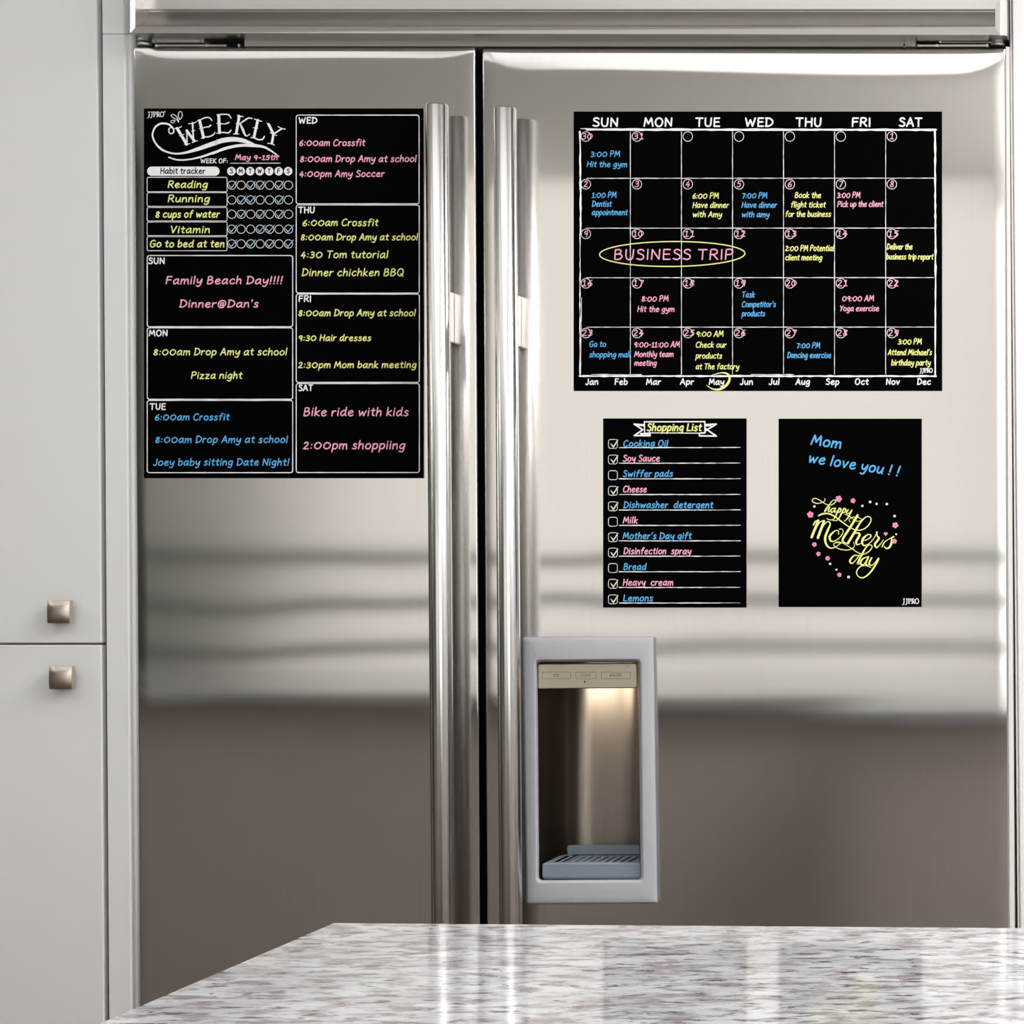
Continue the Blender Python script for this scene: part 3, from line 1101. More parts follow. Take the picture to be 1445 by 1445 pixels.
# ------------------------------------------------------------------ weekly planner
wk = sheet('weekly_planner', 'tall black magnetic weekly planner with coloured chalk writing on the left fridge door', (203, 153, 597.4, 674.8))
pr = Ink(YP)
pA = lambda u, v, w=None: (205 + u / 14.45, 150 + v / 14.45) + ((w / 14.45,) if w else ())
pB = lambda u, v, w=None: (300 + u / 12.565, 150 + v / 12.565) + ((w / 12.565,) if w else ())
pr.serif(207.5, 231.5, 164.6, 6.6, True)
for (f, pts) in (
    (pA, [(650, 450, 58), (845, 775, 58)]), (pA, [(850, 775, 26), (850, 490, 26)]), (pA, [(845, 495, 52), (1000, 705, 52)]), (pA, [(985, 725, 30), (963, 335, 34)]),
    (pA, [(600, 450, 18), (660, 450, 18), (740, 413, 18)]), (pA, [(885, 355, 18), (970, 350, 18), (1045, 313, 16)]), (pA, [(800, 780, 16), (905, 762, 16)]),
    (pA, [(955, 742, 16), (1000, 715, 16), (1065, 702, 16)]), (pA, [(700, 602, 14), (792, 570, 14)]), (pA, [(940, 510, 12), (1015, 495, 12)]),
    (pA, [(1108, 290, 58), (1188, 635, 58)]), (pA, [(1070, 292, 20), (1130, 275, 20)]), (pA, [(1145, 652, 18), (1205, 625, 18)]), (pA, [(1100, 458, 14), (1190, 440, 14)]),
    (pB, [(108, 160, 50), (122, 470, 50)]), (pB, [(72, 305, 12), (150, 298, 12)]), (pB, [(76, 478, 16), (140, 468, 16)]),
    (pB, [(472, 175, 46), (420, 478, 46)]), (pB, [(440, 160, 18), (490, 178, 18), (542, 182, 16)]), (pB, [(368, 490, 14), (466, 492, 14)]), (pB, [(412, 305, 12), (475, 312, 12)]),
    (pB, [(802, 245, 46), (732, 550, 46)]), (pB, [(745, 225, 18), (800, 250, 18), (872, 265, 16)]), (pB, [(678, 552, 16), (740, 560, 16)]), (pB, [(720, 380, 12), (805, 388, 12)]),
    (pB, [(995, 320, 44), (1078, 490, 44)]), (pB, [(965, 302, 16), (1020, 330, 16)]), (pB, [(1085, 490, 26), (1228, 395, 28)]), (pB, [(1160, 360, 14), (1225, 395, 14), (1290, 405, 14)]),
    (pB, [(1078, 500, 42), (1050, 660, 42)]), (pB, [(978, 655, 16), (1045, 662, 16), (1095, 687, 16)]), (pB, [(1020, 470, 12), (1140, 520, 12)]),
):
    pr.stroke([f(*p) for p in pts], 1)
for (f, pts) in (
    (pA, [(1105, 285, 24), (1200, 240, 24), (1300, 230, 24), (1362, 292, 20)]), (pA, [(1150, 450, 22), (1230, 425, 20), (1300, 415, 26), (1335, 385, 26)]),
    (pA, [(1188, 620, 24), (1285, 622, 26), (1380, 585, 26), (1422, 535, 22)]),
    (pB, [(80, 152, 20), (180, 142, 22), (280, 150, 22), (330, 212, 16)]), (pB, [(120, 312, 18), (200, 312, 16), (250, 305, 22), (288, 285, 24)]),
    (pB, [(110, 470, 20), (190, 462, 22), (280, 470, 24), (328, 420, 20)]),
    (pB, [(480, 312, 20), (560, 255, 28), (640, 208, 24), (702, 216, 18)]), (pB, [(490, 318, 24), (535, 410, 42), (575, 505, 30), (612, 525, 20), (658, 492, 16)]),
    (pB, [(735, 550, 26), (800, 588, 24), (885, 585, 26), (918, 532, 20)]),
    (pA, [(475, 490, 24), (500, 552, 24), (560, 548, 26), (583, 500, 28), (552, 430, 32), (485, 372, 36), (400, 350, 38), (300, 358, 38), (205, 425, 36), (152, 540, 32), (158, 645, 34), (222, 770, 36),
          (340, 882, 38), (480, 942, 36), (620, 966, 34), (760, 956, 40), (900, 925, 52), (1100, 862, 76), (1300, 790, 88), (1445, 742, 90)]),
    (pA, [(475, 490, 24), (490, 450, 22), (530, 430, 22)]),
    (pA, [(480, 1040, 26), (620, 1085, 30), (760, 1095, 30), (950, 1074, 30), (1150, 1028, 40), (1300, 978, 44), (1445, 928, 46)]),
    (pB, [(60, 646, 80), (150, 612, 84), (280, 590, 86), (400, 585, 80), (540, 608, 72), (660, 650, 56), (770, 690, 20)]),
    (pB, [(0, 838, 36), (200, 755, 50), (400, 706, 50), (560, 690, 52), (700, 692, 60), (850, 708, 44), (950, 738, 36), (1070, 812, 26), (1178, 892, 14)]),
    (pA, [(525, 190, 12), (565, 165, 14), (622, 195, 14), (662, 255, 14), (680, 322, 18), (640, 268, 14), (560, 228, 12), (525, 190, 12)]),
    (pA, [(708, 268, 14), (672, 175, 14), (700, 110, 14), (740, 122, 12), (755, 190, 14), (708, 268, 14)]),
    (pA, [(522, 325, 12), (545, 288, 14), (608, 290, 16), (572, 335, 14), (522, 325, 12)]),
):
    pr.spline([f(*p) for p in pts], 1)
pr.text('WEEK OF:', 282.8, 322, 230.2, 6.6, 1.15, 0)
pr.rough(325, 230.4, 395.5, 230.2, .9)
# habit tracker
pts = []
for cx, a in ((303.4, -90), (214, 90)):
    for k in range(9):
        t_ = math.radians(a + 180 * k / 8)
        pts.append((cx + 6.5 * math.cos(t_), 241.6 + 6.5 * math.sin(t_)))
pr.poly(pts)
DX = [326.5, 339.7, 353.1, 366.5, 379.9, 393.2, 406.6]
for x in DX:
    pr.disc(x, 241.6, 6.0, 22)
for y0, y1 in ((250.2, 270.6), (271.8, 291.2), (292.8, 311.8), (313.2, 332.6), (334, 353.8)):
    pr.rect(207.6, y0, 320.4, y1, .9, 2)
CYS = [261.3, 282.1, 302.3, 323.4, 344.2]
for y in CYS:
    for x in DX:
        pr.ring(x + .6, y, 5.9, 5.9, .75, 22)
for r in ((207.8, 360.6, 413, 461), (207.8, 462.6, 413, 563.4), (207.8, 565, 413, 667), (418, 162.4, 591.4, 287.6), (418, 289.2, 591.6, 413.6), (418, 415, 591.8, 539.6), (418, 541.2, 591.8, 666.8)):
    pr.rect(*r, 1.35, 3)
for s, x0, x1, b in (('SUN', 208.8, 233, 372.6), ('MON', 209.6, 237, 474.6), ('TUE', 211, 234.4, 578.2), ('WED', 421, 448, 174.4), ('THU', 420.6, 444.6, 300.8), ('FRI', 420.9, 439.5, 426), ('SAT', 420.7, 442, 551.8)):
    pr.text(s, x0, x1, b, 9.2, 1.75, 0)
pr.done('printed_grid', M['white'], wk, 'white printed headings and boxes')
bk = Ink(YB)
bk.text('Habit tracker', 226, 290, 245.4, 8.8, 1.45, 0)
bk.done('printed_lettering', M['ink_black'], wk, 'black lettering on the white tracker label')
for x, s in zip(DX, 'SMTWTFS'):
    w = 6.6 if s in 'MW' else 5
    bk = Ink(YB)
    bk.text(s, x - w / 2, x + w / 2, 244.7, 6.8, 1.25, 0, jit=0)
    bk.done('printed_initial', M['ink_black'], wk, 'black weekday initial on a white disc')
pk, ye, bl = Ink(YW), Ink(YW), Ink(YW)
IW = 1.5
pk.text('May 9-15th', 331.6, 392.4, 225.8, 8, 1.5)
for s, x0, x1, b in (('Reading', 236.6, 293.4, 265.2), ('Running', 236.6, 296.4, 285.4), ('8 cups of water', 219, 310.4, 307.2), ('Vitamin', 240, 296.6, 329), ('Go to bed at ten', 211, 317.2, 349)):
    ye.text(s, x0, x1, b, 10.4, 1.7)
CH = ['1011010', '0110010', '0101010', '1001101', '1010101']
for y, row in zip(CYS, CH):
    for x, c in zip(DX, row):
        if c == '1':
            tk = Ink(YW)
            tk.stroke([(x - 3.6, y - .6, 1.0), (x - .4, y + 4, 1.4), (x + 7.4, y - 5.6, 1.0)], 1.2)
            tk.done('tick_mark', M['tick'], wk, 'pale blue tick')
for ink, s, x0, x1, b, cap in (
    (pk, 'Family Beach Day!!!!', 233.6, 399, 401, 11.4), (pk, "Dinner@Dan's", 253, 365, 434, 11.2),
    (ye, '8:00am Drop Amy at school', 216, 405.4, 501.4, 10.4), (ye, 'Pizza night', 269.4, 342, 534.6, 10.2),
    (bl, '6:00am Crossfit', 218, 324, 593.2, 10), (bl, '8:00am Drop Amy at school', 218.6, 406.4, 625, 10.2), (bl, 'Joey baby sitting Date Night!', 216, 408.4, 657, 10.2),
    (pk, '6:00am Crossfit', 422, 515.4, 206, 9.6), (pk, '8:00am Drop Amy at school', 423, 588, 228.6, 9.8), (pk, '4:00pm Amy Soccer', 422, 543, 249.7, 9.6),
    (ye, '6:00am Crossfit', 426.5, 534, 319, 10.4), (ye, '8:00am Drop Amy at school', 424, 590, 339.2, 9.8), (ye, '4:30 Tom tutorial', 424, 548, 364.2, 10.8), (ye, 'Dinner chichken BBQ', 425.6, 570, 389.6, 10.8),
    (ye, '8:00am Drop Amy at school', 420.7, 586.8, 446.2, 9.8), (ye, '9:30 Hair dresses', 420.7, 524, 481.2, 9.4), (ye, '2:30pm Mom bank meeting', 420.7, 588, 519.4, 9.8),
    (pk, 'Bike ride with kids', 428, 576.8, 587.2, 12.4), (pk, '2:00pm shoppiing', 427.5, 572, 634, 12.4),
):
    ink.text(s, x0, x1, b, cap, 1.55 if cap < 11 else 1.75)
pk.done('handwriting', M['pink'], wk, 'pink chalk handwriting')
ye.done('handwriting', M['yellow'], wk, 'yellow chalk handwriting')
bl.done('handwriting', M['blue'], wk, 'blue chalk handwriting')

# ------------------------------------------------------------------ month calendar
ca = sheet('month_calendar', 'wide black magnetic month calendar with coloured chalk writing on the right fridge door', (809.4, 157.4, 1329.4, 551.6))
pr = Ink(YP)
for s, x0, x1 in (('SUN', 835.6, 873), ('MON', 907.8, 949.4), ('TUE', 981, 1016.6), ('WED', 1050.8, 1091.8), ('THU', 1122.4, 1160), ('FRI', 1201.4, 1229.2), ('SAT', 1268, 1301.8)):
    pr.text(s, x0, x1, 178.8, 13, 2.3, 0)
pr.rough(828, 182.8, 1320.6, 183.2, 3.0, .25)
pr.rough(819, 181.6, 833, 181.4, 1.0, .5)
pr.rough(818.4, 186, 819.6, 330, 2.2, .5)
pr.rough(818.6, 330, 818.4, 531, 1.5, .6)
pr.rough(820.6, 420, 819.4, 529, .7, .5)
pr.rough(1319.4, 183, 1320.2, 391, 2.4, .4)
pr.rough(1320.2, 391, 1319.6, 531, 1.9, .4)
pr.rough(817.4, 530.6, 1320.4, 530.8, 2.4, .4)
pr.rough(835, 528.4, 905, 528.8, .9, .6)
pr.rough(1060, 528.6, 1120, 528.4, .9, .6)
for i, x in enumerate((889.5, 961.6, 1033.7, 1105.6, 1177.6, 1249.8)):
    pr.rough(x, 186, x, 528, .85, .4)
for y in (251.4, 321.8, 391.7, 461.5):
    pr.rough(828, y + .2, 1318, y, .9, .45)
CXS = [826.7, 898.8, 970.6, 1042.8, 1114.6, 1186.6, 1258.6]
CYR = [192.6, 260, 330, 399.8, 470]
for y in CYR:
    for x in CXS:
        pr.ring(x, y, 6.7, 6.8, .75, 24)
for s, x0, x1 in (('Jan', 825.8, 844.8), ('Feb', 867, 886), ('Mar', 911.4, 933), ('Apr', 959.3, 979.6), ('May', 1000, 1022.4), ('Jun', 1043.8, 1063), ('Jul', 1084.6, 1100.4), ('Aug', 1122.4, 1143.3),
                  ('Sep', 1165, 1184.6), ('Oct', 1206, 1226), ('Nov', 1250, 1270.2), ('Dec', 1293.9, 1313.8)):
    pr.text(s, x0, x1, 543, 9, 1.6, .05)
pr.serif(1297.4, 1316, 525.4, 5.6)
pr.done('printed_grid', M['white'], ca, 'white printed day names, grid, circles and months')
pk, ye, bl = Ink(YW), Ink(YW), Ink(YW)
nums = [['30', '31', '', '', '', '', '1']] + [[str(2 + 7 * r + c) for c in range(7)] for r in range(4)]
for y, row in zip(CYR, nums):
    for x, s in zip(CXS, row):
        if s:
            w = 6.4 if len(s) == 1 else 15
            off = 0 if len(s) == 1 else 2.2
            pk.text(s, x - w / 2 + off, x + w / 2 + off, y + 3.9, 10.2, 1.2, .16)
for ink, s, x0, x1, b in (
    (bl, '3:00 PM', 833.3, 875.2, 221.4), (bl, 'Hit the gym', 828, 885.4, 235.8),
    (bl, '1:00 PM', 835, 870.2, 279.2), (bl, 'Dentist', 835.2, 863.4, 291.8), (bl, 'appointment', 835, 886, 303.6),
    (ye, '6:00 PM', 977, 1014.6, 280.4), (ye, 'Have dinner', 977.2, 1028.8, 293.4), (ye, 'with Amy', 977.2, 1019, 306.6),
    (bl, '7:00 PM', 1046.8, 1083, 280), (bl, 'Have dinner', 1046.5, 1096.8, 293.2), (bl, 'with amy', 1046.5, 1086, 306.6),
    (ye, 'Book the', 1121.4, 1159, 279.4), (ye, 'flight ticket', 1115.8, 1165.4, 292.8), (ye, 'for the business', 1107.9, 1173, 306),
    (pk, '3:00 PM', 1181, 1214.4, 279.4), (pk, 'Pick up the client', 1181.5, 1246.8, 292),
    (ye, '2:00 PM Potential', 1108, 1177.2, 354.4), (ye, 'client meeting', 1108, 1160.6, 367.4),
    (ye, 'Deliver the', 1251.2, 1288, 352.2), (ye, 'business trip report', 1250.6, 1317.4, 366.2),
    (pk, '8:00 PM', 905.2, 943.6, 425.6), (pk, 'Hit the gym', 899.4, 952.2, 440.2),
    (bl, 'Task', 1046.6, 1065.6, 419.8), (bl, "Competitor's", 1046.6, 1095.2, 433.4), (bl, 'products', 1046.6, 1080, 446.4),
    (pk, '09:00 AM', 1188, 1233.6, 425.2), (pk, 'Yoga exercise', 1184.6, 1240.8, 439.2),
    (bl, 'Go to', 831.4, 855.4, 489.6), (bl, 'shopping mall', 831.4, 890.2, 504.2),
    (pk, '9:00-11:00 AM', 894.4, 959.6, 490.2), (pk, 'Monthly team', 895, 950.8, 503.8), (pk, 'meeting', 895, 927, 516.2),
    (ye, '9:00 AM', 982.2, 1021.2, 475.2), (ye, 'Check our', 981.6, 1025.4, 490.6), (ye, 'products', 981.6, 1019.2, 506), (ye, 'at The factory', 981.6, 1043.4, 521.2),
    (bl, '7:00 PM', 1124, 1157.6, 491.6), (bl, 'Dancing exercise', 1110.8, 1173.2, 505.2),
    (ye, '3:00 PM', 1267, 1301, 486.2), (ye, "Attend Michael's", 1252.8, 1315.4, 501.2), (ye, 'birthday party', 1257.6, 1313.6, 515.8),
):
    ink.text(s, x0, x1, b, 8.8 if s[0] in '1234567890' else 8.4, 1.25, .16, sp=1.6)
pk.text('BUSINESS TRIP', 866, 1035.4, 366.6, 15.2, 1.8, .03, jit=.4)
ye.ring(948.6, 358.4, 102.6, 17.6, 1.5, 64, -.008)
ye.spline([(1004, 529.6, .7), (1018, 526, 1.6), (1027, 528, 2.6), (1029.6, 535, 3.2), (1025, 543.5, 3.4), (1015, 549.4, 3), (1005, 548.6, 1.8), (997, 543.6, .6)], 2)
pk.done('handwriting', M['pink'], ca, 'pink chalk handwriting and dates')
ye.done('handwriting', M['yellow'], ca, 'yellow chalk handwriting and rings')
bl.done('handwriting', M['blue'], ca, 'blue chalk handwriting')

# ------------------------------------------------------------------ shopping list
sh = sheet('shopping_list', 'small black magnetic shopping list with tick boxes above the dispenser, below the calendar', (851, 590.4, 1053.2, 857.4))
pr = Ink(YP)
q = lambda u, v: (885 + u / 10.32, 588 + v / 10.32)
for seq, w in (([(250, 75), (1130, 72), (1135, 235), (1060, 238)], 1.8), ([(250, 75), (255, 240)], 1.6), ([(330, 235), (1060, 240)], 1.2),
               ([(248, 118), (100, 108), (228, 190), (105, 275), (335, 278), (330, 230)], 2.0), ([(160, 125), (245, 130)], 2.0), ([(200, 250), (320, 262)], 3.0),
               ([(1135, 115), (1298, 108), (1165, 190), (1298, 282), (1052, 280), (1052, 240), (1120, 235)], 2.0), ([(1140, 130), (1220, 130)], 2.2), ([(1150, 170), (1150, 205)], 1.8),
               ([(330, 240), (250, 245)], 2.0)):
    pr.stroke([q(*p) for p in seq], w)
LY = [631.6, 653.6, 675.7, 697.8, 719.7, 741.4, 763.2, 784.9, 806.8, 829.0, 850.9]
BY = [y - 5.1 for y in LY]
for y, b in zip(LY, BY):
    pr.rough(873.8, y, 990, y, 1.15, .4)
    pr.rough(990, y, 1044.6, y - .2, .8, .6)
    pr.rect(858.6, b - 6.4, 871.2, b + 6.2, .8, 3)
pr.done('printed_grid', M['white'], sh, 'white printed banner, rules and tick boxes')
pk, ye, bl = Ink(YW), Ink(YW), Ink(YW)
ye.text('Shopping List', 912.6, 990.4, 608.4, 11, 1.9)
for i, y in enumerate(BY):
    if i in (0, 1, 3, 4, 6, 7, 9, 10):
        pa = Ink(YW)
        pa.stroke([(862.2, y - .2, 1.3), (865.6, y + 4.2, 2.0), (872, y - 5.6 + random.uniform(-1, .6), 1.2)], 1.6)
        pa.done('tick_mark', M['pale'], sh, 'pale yellow tick')
for ink, s, x0, x1, b in ((bl, 'Cooking Oil', 879.2, 943, 630.4), (pk, 'Soy Sauce', 878.8, 931.4, 651.4), (bl, 'Swiffer pads', 878.8, 949.8, 673), (pk, 'Cheese', 878.8, 913, 694.9), (bl, 'Dishwasher  detergent', 879.6, 1006.6, 717),
                          (pk, 'Milk', 878.8, 900.3, 738.7), (bl, "Mother's Day gift", 878.6, 976.2, 760.8), (pk, 'Disinfection  spray', 879.6, 975.6, 782.2), (bl, 'Bread', 879.6, 912.4, 804.4), (pk, 'Heavy  cream', 878.8, 950.4, 826.4), (bl, 'Lemons', 879.2, 921.8, 848.6)):
    ink.text(s, x0, x1, b, 9.6, 1.5)
pk.done('handwriting', M['pink'], sh, 'pink chalk handwriting')
ye.done('handwriting', M['yellow'], sh, 'yellow chalk title')
bl.done('handwriting', M['blue'], sh, 'blue chalk handwriting')

# ------------------------------------------------------------------ message board
ms = sheet('message_board', 'small black magnetic message board with flowers and greeting, right of the shopping list', (1098.6, 590.8, 1300.6, 856.6))
bl = Ink(YW)
bl.text('Mom', 1143.4, 1187.4, 627.4, 15, 2.3, .16, .14)
bl.text('we love you ! !', 1139.6, 1270, 652.4, 15, 2.2, .16, .155)
bl.done('handwriting', M['blue'], ms, 'blue chalk handwriting')
pr = Ink(YP)
pr.serif(1272.8, 1296.8, 851.6, 6.6)
pr.done('printed_lettering', M['white'], ms, 'small white serif mark')
ye = Ink(YW)
zq = lambda p: (1130 + p[0] / 9.633, 690 + p[1] / 9.633) + ((p[2] / 9.633,) if len(p) > 2 else ())
TK, TN, MD = 28, 9, 17
for pts in (
    [(322, 128, 9), (330, 152, 9), (300, 180, 9), (220, 196, 11), (156, 168, 12), (186, 128, 12), (250, 148, 11), (310, 188, 10), (362, 214, 10), (420, 214, 11), (468, 180, 12), (466, 150, 10), (430, 160, 10), (388, 215, 16), (352, 262, 22), (328, 304, 22)],
    [(345, 275, 10), (372, 242, 14), (392, 252, 18), (372, 292, 18), (385, 308, 12), (415, 285, 8)],
    [(462, 262, 10), (430, 266, 14), (408, 298, 18), (424, 320, 14), (450, 292, 10), (472, 258, 14), (456, 300, 18), (466, 318, 12), (490, 296, 8)],
    [(524, 258, 14), (496, 320, 20), (466, 385, 16), (442, 412, 10), (400, 420, 12), (354, 402, 10)], [(506, 288, 10), (538, 262, 14), (546, 286, 18), (520, 318, 14), (498, 312, 8)],
    [(586, 262, 14), (560, 320, 20), (524, 390, 16), (488, 428, 11), (430, 425, 10)], [(568, 294, 10), (602, 266, 14), (612, 292, 18), (584, 324, 14), (562, 316, 8)],
    [(646, 280, 16), (622, 322, 16), (640, 336, 12), (676, 308, 10), (696, 284, 14), (664, 350, 18), (630, 405, 14), (590, 440, 9)],
    [(600, 346, 8), (650, 364, 10), (700, 400, 9), (760, 436, 9), (815, 432, 8), (822, 408, 9), (770, 384, 9), (700, 386, 9), (658, 415, 8), (668, 448, 8)],
    [(242, 364, 20), (300, 338, 22), (380, 336, 20), (460, 374, 18), (540, 432, 16), (640, 505, 13), (720, 548, 12), (790, 560, 12), (865, 540, 14), (930, 480, 14), (956, 412, 14), (920, 374, 13), (866, 395, 16), (800, 470, 24), (725, 598, 30), (640, 740, 30)],
    [(170, 490, 16), (198, 444, 18), (240, 425, 12)], [(238, 428, 30), (148, 655, 34)], [(190, 580, 9), (250, 462, 12), (312, 428, 14)], [(316, 436, 30), (232, 664, 34)], [(275, 565, 9), (330, 470, 12), (378, 444, 14), (400, 480, 18), (368, 560, 28), (332, 660, 30), (345, 750, 26), (400, 802, 18), (468, 790, 12), (545, 738, 9)],
    [(512, 612, 16), (510, 568, 11), (462, 572, 16), (396, 640, 28), (404, 700, 24), (452, 710, 14), (530, 660, 11), (574, 590, 11), (560, 546, 11), (524, 545, 12)],
    [(772, 358, 32), (680, 510, 30), (572, 680, 28), (592, 728, 18), (640, 736, 10)],
    [(660, 700, 9), (700, 630, 12), (760, 598, 18), (802, 622, 28), (754, 712, 28), (768, 758, 18), (815, 740, 9)],
    [(836, 700, 9), (900, 690, 11), (956, 640, 16), (918, 618, 14), (850, 672, 28), (834, 736, 26), (868, 770, 18), (930, 740, 10), (990, 676, 10), (1036, 592, 12)],
    [(1036, 590, 26), (1034, 592, 26)], [(1034, 600, 12), (1040, 640, 16), (1062, 672, 26), (1008, 750, 28), (1032, 795, 18), (1086, 745, 10), (1122, 692, 9)],
    [(1104, 786, 18), (1140, 722, 14), (1200, 680, 10), (1264, 648, 20)], [(1232, 664, 14), (1236, 722, 28), (1206, 792, 26), (1160, 808, 16), (1134, 780, 12)],
    [(545, 738, 9), (490, 730, 9), (448, 748, 10), (470, 790, 11), (560, 824, 12), (660, 826, 11), (728, 780, 9), (716, 724, 8)],
    [(470, 725, 9), (520, 722, 10), (590, 745, 10), (690, 808, 10), (780, 866, 11), (860, 884, 12), (938, 838, 13), (970, 782, 12), (938, 758, 12), (892, 790, 16), (842, 870, 24), (768, 1014, 24)],
    [(782, 905, 12), (720, 908, 18), (668, 978, 24), (700, 1012, 16), (752, 960, 10), (800, 895, 12)], [(768, 1014, 20), (790, 1020, 12), (815, 1000, 8)],
    [(905, 925, 12), (845, 948, 18), (808, 1008, 24), (848, 1030, 14), (892, 975, 10), (922, 920, 18), (884, 1012, 22), (912, 1034, 12), (935, 1010, 8)],
    [(964, 935, 22), (930, 1006, 22), (958, 1040, 14), (1006, 1006, 10), (1058, 945, 22), (1004, 1050, 24), (930, 1150, 20), (850, 1205, 16), (784, 1190, 14), (758, 1125, 14), (808, 1056, 14), (880, 1040, 13), (950, 1066, 10)],
):
    ye.spline([zq(p) for p in pts], 1, 6)
ye.done('handwriting', M['yellow'], ms, 'yellow calligraphy greeting')
M['petal'] = mat('pink_petal_ink', lin(232, 150, 182), .8, spec=.1)
M['petal_c'] = mat('deep_pink_ink', lin(196, 92, 138), .8, spec=.1)
M['dots'] = mat('pale_pink_ink', lin(240, 214, 224), .8, spec=.1)
for (u, v, r) in ((515, 135, 46), (710, 160, 36), (130, 348, 46), (1285, 493, 42), (1272, 710, 36), (185, 755, 33), (240, 883, 32), (365, 943, 33), (525, 1167, 32)):
    fl, ce = Ink(YW), Ink(YW - .00010)
    x, y = zq((u, v))
    r /= 9.633
    a0 = random.uniform(0, 1)
    for k in range(5):
        a = a0 + k * 2 * math.pi / 5
        fl.disc(x + r * .58 * math.cos(a), y + r * .58 * math.sin(a), r * .42, 10)
    ce.disc(x, y, r * .2, 8)
    fl.disc(x, y, r * .34, 8)
    f = fl.done('flower', M['petal'], ms, 'pink chalk flower')
    ce.done('flower_centre', M['petal_c'], f, 'deep pink flower centre')
x, y = zq((1155, 610))
fl = Ink(YW)
fl.poly([(x, y + 3.2), (x - 2.8, y - .2), (x - 2.2, y - 2), (x - .8, y - 2.2), (x, y - 1.2), (x + .8, y - 2.2), (x + 2.2, y - 2), (x + 2.8, y - .2)][::-1])
fl.done('heart', M['petal'], ms, 'small pink heart')
for (u, v, r) in ((650, 1197, 20), (185, 237, 17), (400, 1018, 17), (485, 1097, 15), (838, 230, 16), (942, 177, 18), (1030, 202, 17), (1170, 205, 17), (1275, 368, 18), (1297, 615, 14)):
    x, y = zq((u, v))
    dt = Ink(YW)
    dt.disc(x, y, r / 9.633, 10)
    dt.done('dot', M['dots'], ms, 'pale pink chalk dot')

# print on the dispenser's control panel
yp = -.0026 - .0001
ik = Ink(yp)
for x0, x1 in ((765.2, 805.4), (812.4, 841.2), (848.4, 889.8)):
    ik.rect(x0, 948.4, x1, 957.8, .55, .8)
ik.text('ICE', 781, 789, 955, 4.4, .6, 0, jit=0)
ik.text('LIGHT', 819, 834, 955, 4.4, .5, 0, jit=0)
ik.text('WATER', 860, 877, 955, 4.4, .6, 0, jit=0)
ik.poly([(824, 960), (827.6, 962.2), (824, 964.4)])
ik.stroke([(828.4, 962.2), (830.4, 962)], .5)
ik.ring(885.6, 940.6, .9, .9, .5, 10)
ik.done('button_print', M['ink_brown'], disp, 'brown button outlines and lettering')

# ------------------------------------------------------------------ tall cabinet left of the fridge
cab = thing('tall_cabinet', 'grey-white lacquered tall cabinet with two doors and square knobs left of the refrigerator', 'cabinet', (-.85, .3, 0))
YC = .004
gx = lambda py, o=0: 137.2 + (py) * .0069 + o
LFT = -700
bm = bmesh.new()
pxbox(bm, (LFT, TOPY), (gx(TOPY), TOPY), (gx(2120), 2120), (LFT, 2120), .0165, .66)
obj('carcass', bm, M['cab_in'], cab)


def cdoor(y0, y1, label, knob):
    bm = bmesh.new()
    pxbox(bm, (LFT, y0), (gx(y0, -.6), y0), (gx(y1, -.6), y1), (LFT, y1), YC, .016)
    bevel(bm, .0012, 2)
    d = obj('door', bm, M['cab'], cab)
    d['label'] = label
    # square pillow knob on a stem
    kx0, ky0, kx1, ky1 = knob
    yk = -.0105
    bm = bmesh.new()
    cx, cy = (kx0 + kx1) / 2, (ky0 + ky1) / 2
    n = 8
    c = P(cx, cy, yk)
    hw, hh = (kx1 - kx0) / 2400 * (CD + yk) / CD, (ky1 - ky0) / 2400 * (CD + yk) / CD
    grid = []
    for i in range(n + 1):
        row = []
        for j in range(n + 1):
            u, v = 2 * j / n - 1, 2 * i / n - 1
            row.append(bm.verts.new((c.x + hw * u, yk - .0022 * (1 - u ** 4) * (1 - v ** 4) - .0022 * (1 - (u * u + v * v) / 2), c.z - hh * v)))
        grid.append(row)
    for i in range(n):
        for j in range(n):
            f = bm.faces.new((grid[i][j], grid[i + 1][j], grid[i + 1][j + 1], grid[i][j + 1]))
            f.smooth = True
    per = [grid[0][j].co for j in range(n + 1)] + [grid[i][n].co for i in range(1, n + 1)] + [grid[n][j].co for j in range(n - 1, -1, -1)] + [grid[i][0].co for i in range(n - 1, 0, -1)]
    lp0 = [Vector(p) for p in per]
    shrink = lambda p, s, y: Vector((c.x + (p.x - c.x) * s, y, c.z + (p.z - c.z) * s))
    L = [lp0, [shrink(p, 1.0, yk + .0065) for p in per], [shrink(p, .70, yk + .0085) for p in per], [shrink(p, .62, YC - .0002) for p in per]]
    loft(bm, L, smooth=False)
    bm.faces.new([bm.verts.new(p) for p in L[-1]])
    bmesh.ops.recalc_face_normals(bm, faces=bm.faces[:])
    k = obj('knob', bm, M['nickel'], d)
    k['label'] = 'square brushed nickel knob'
    return d


cdoor(TOPY, 907.4, 'upper cabinet door', (67.0, 847.8, 98.6, 879.6))
cdoor(910.2, 2080, 'lower cabinet door', (69.6, 940.6, 101.6, 972.6))
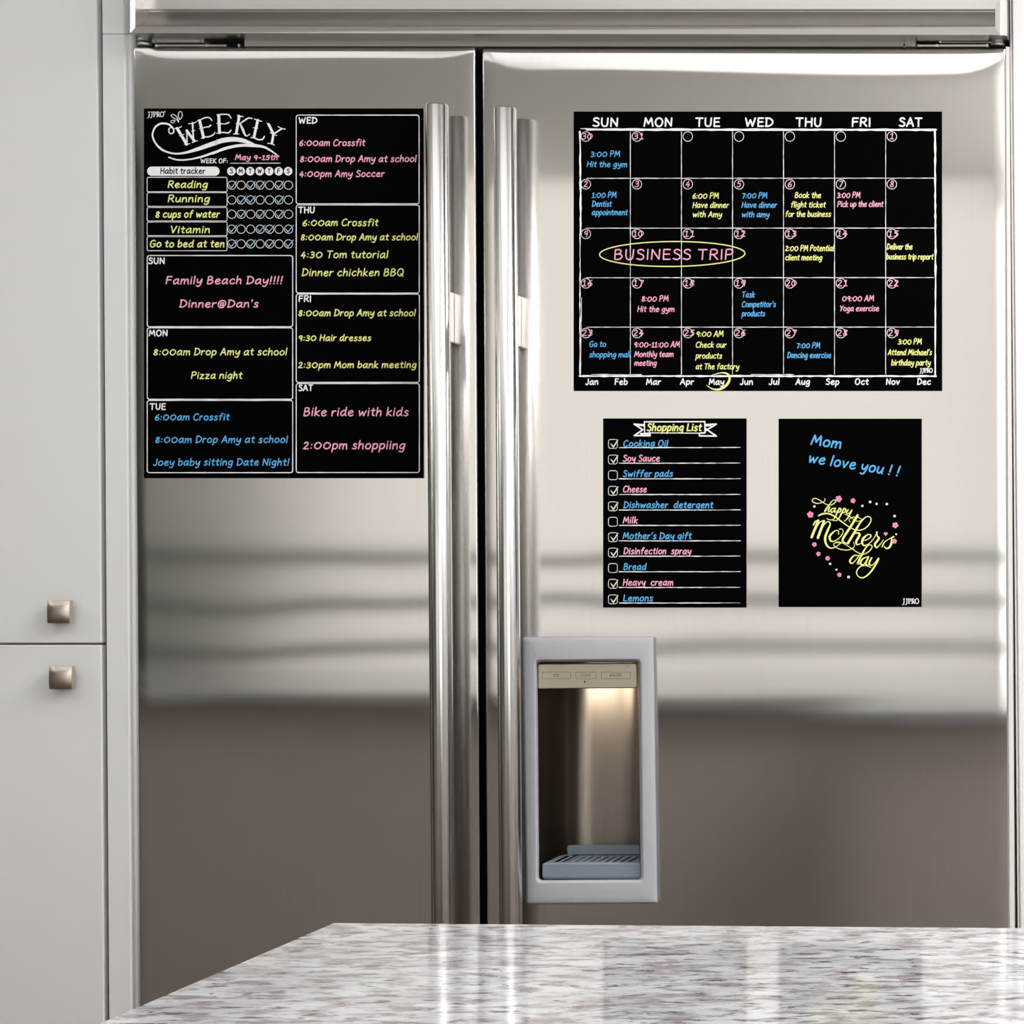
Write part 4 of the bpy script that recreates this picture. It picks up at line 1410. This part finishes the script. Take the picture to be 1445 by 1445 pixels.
# filler with a rounded bead toward the fridge
bm = bmesh.new()
for py0, py1, r_ in ((TOPY, 46.4, 4.3), (47.2, 2120, 5.8)):
    prof = [(141.4, .60), (141.4, YC + .0015), (142.2, YC), (172.0, YC), (173.6, YC + .0015), (174.8, YC + .004)]
    for k in range(0, 9):
        t_ = math.radians(180 - 22.5 * k)
        prof.append((175.6 + r_ + r_ * math.cos(t_), YC + .005 - .0058 * math.sin(t_)))
    prof += [(175.6 + 2 * r_, .60)]
    L = []
    for py in (py0, py1):
        L.append([bm.verts.new(Vector((P(x + (py - 40) * .0069, py, 0).x, y, P(x, py, 0).z))) for x, y in prof])
    for i in range(len(prof)):
        k = (i + 1) % len(prof)
        f = bm.faces.new((L[0][i], L[0][k], L[1][k], L[1][i]))
        f.smooth = 5 <= i < len(prof) - 2
    bm.faces.new(L[0])
    bm.faces.new(L[1][::-1])
bmesh.ops.recalc_face_normals(bm, faces=bm.faces[:])
obj('filler_strip', bm, M['cab'], cab)

# ------------------------------------------------------------------ cabinet end on the right of the fridge
ec = thing('side_cabinet', 'grey-white cabinet edge at the right of the refrigerator', 'cabinet', (.95, .3, 0))
bm = bmesh.new()
pxbox(bm, (1421.2, TOPY), (1424.2, TOPY), (1446.2, 2120), (1443, 2120), .006, .60)
bevel(bm, .0006, 1)
obj('edge_strip', bm, M['cab'], ec)
bm = bmesh.new()
pxbox(bm, (1424.6, TOPY), (2180, TOPY), (2180, 2120), (1446.6, 2120), .003, .66)
bevel(bm, .0015, 2)
obj('side_panel', bm, M['cab'], ec)

# ------------------------------------------------------------------ island
isl = thing('kitchen_island', 'light taupe kitchen island carrying the granite worktop', 'kitchen island', (.9, -1.6, 0))
ZT, ZS = .894, .868
fx = P(468, 1303, 0)
kx = CX + (468 - 1700) / 1200 * (CD - .99) / CD
outline = [(kx, -.990), (2.25, -1.075), (2.25, -2.17), (-2.55, -2.17), (-2.55, -1.36), (kx, -1.36)]
bm = bmesh.new()
ins = .03
base = [(kx + ins, -.990 - ins), (2.25 - ins, -1.075 - ins), (2.25 - ins, -2.17 + ins), (-2.55 + ins, -2.17 + ins), (-2.55 + ins, -1.36 - ins), (kx + ins, -1.36 - ins)]
v0 = [bm.verts.new((x, y, .0)) for x, y in base]
v1 = [bm.verts.new((x, y, ZS)) for x, y in base]
bm.faces.new(v1)
bm.faces.new(v0[::-1])
for i in range(6):
    j = (i + 1) % 6
    bm.faces.new((v0[i], v0[j], v1[j], v1[i]))
bmesh.ops.recalc_face_normals(bm, faces=bm.faces[:])
obj('base_cabinet', bm, M['base'], isl)
wt = bmesh.new()
v0 = [wt.verts.new((x, y, ZS)) for x, y in outline]
v1 = [wt.verts.new((x, y, ZT)) for x, y in outline]
wt.faces.new(v1)
wt.faces.new(v0[::-1])
for i in range(6):
    j = (i + 1) % 6
    wt.faces.new((v0[i], v0[j], v1[j], v1[i]))
bmesh.ops.recalc_face_normals(wt, faces=wt.faces[:])
bevel(wt, .003, 2)
w = obj('granite_worktop', wt, M['granite'])
w['label'] = 'polished white granite worktop with brown and grey streaks in the foreground'
w['category'] = 'worktop'
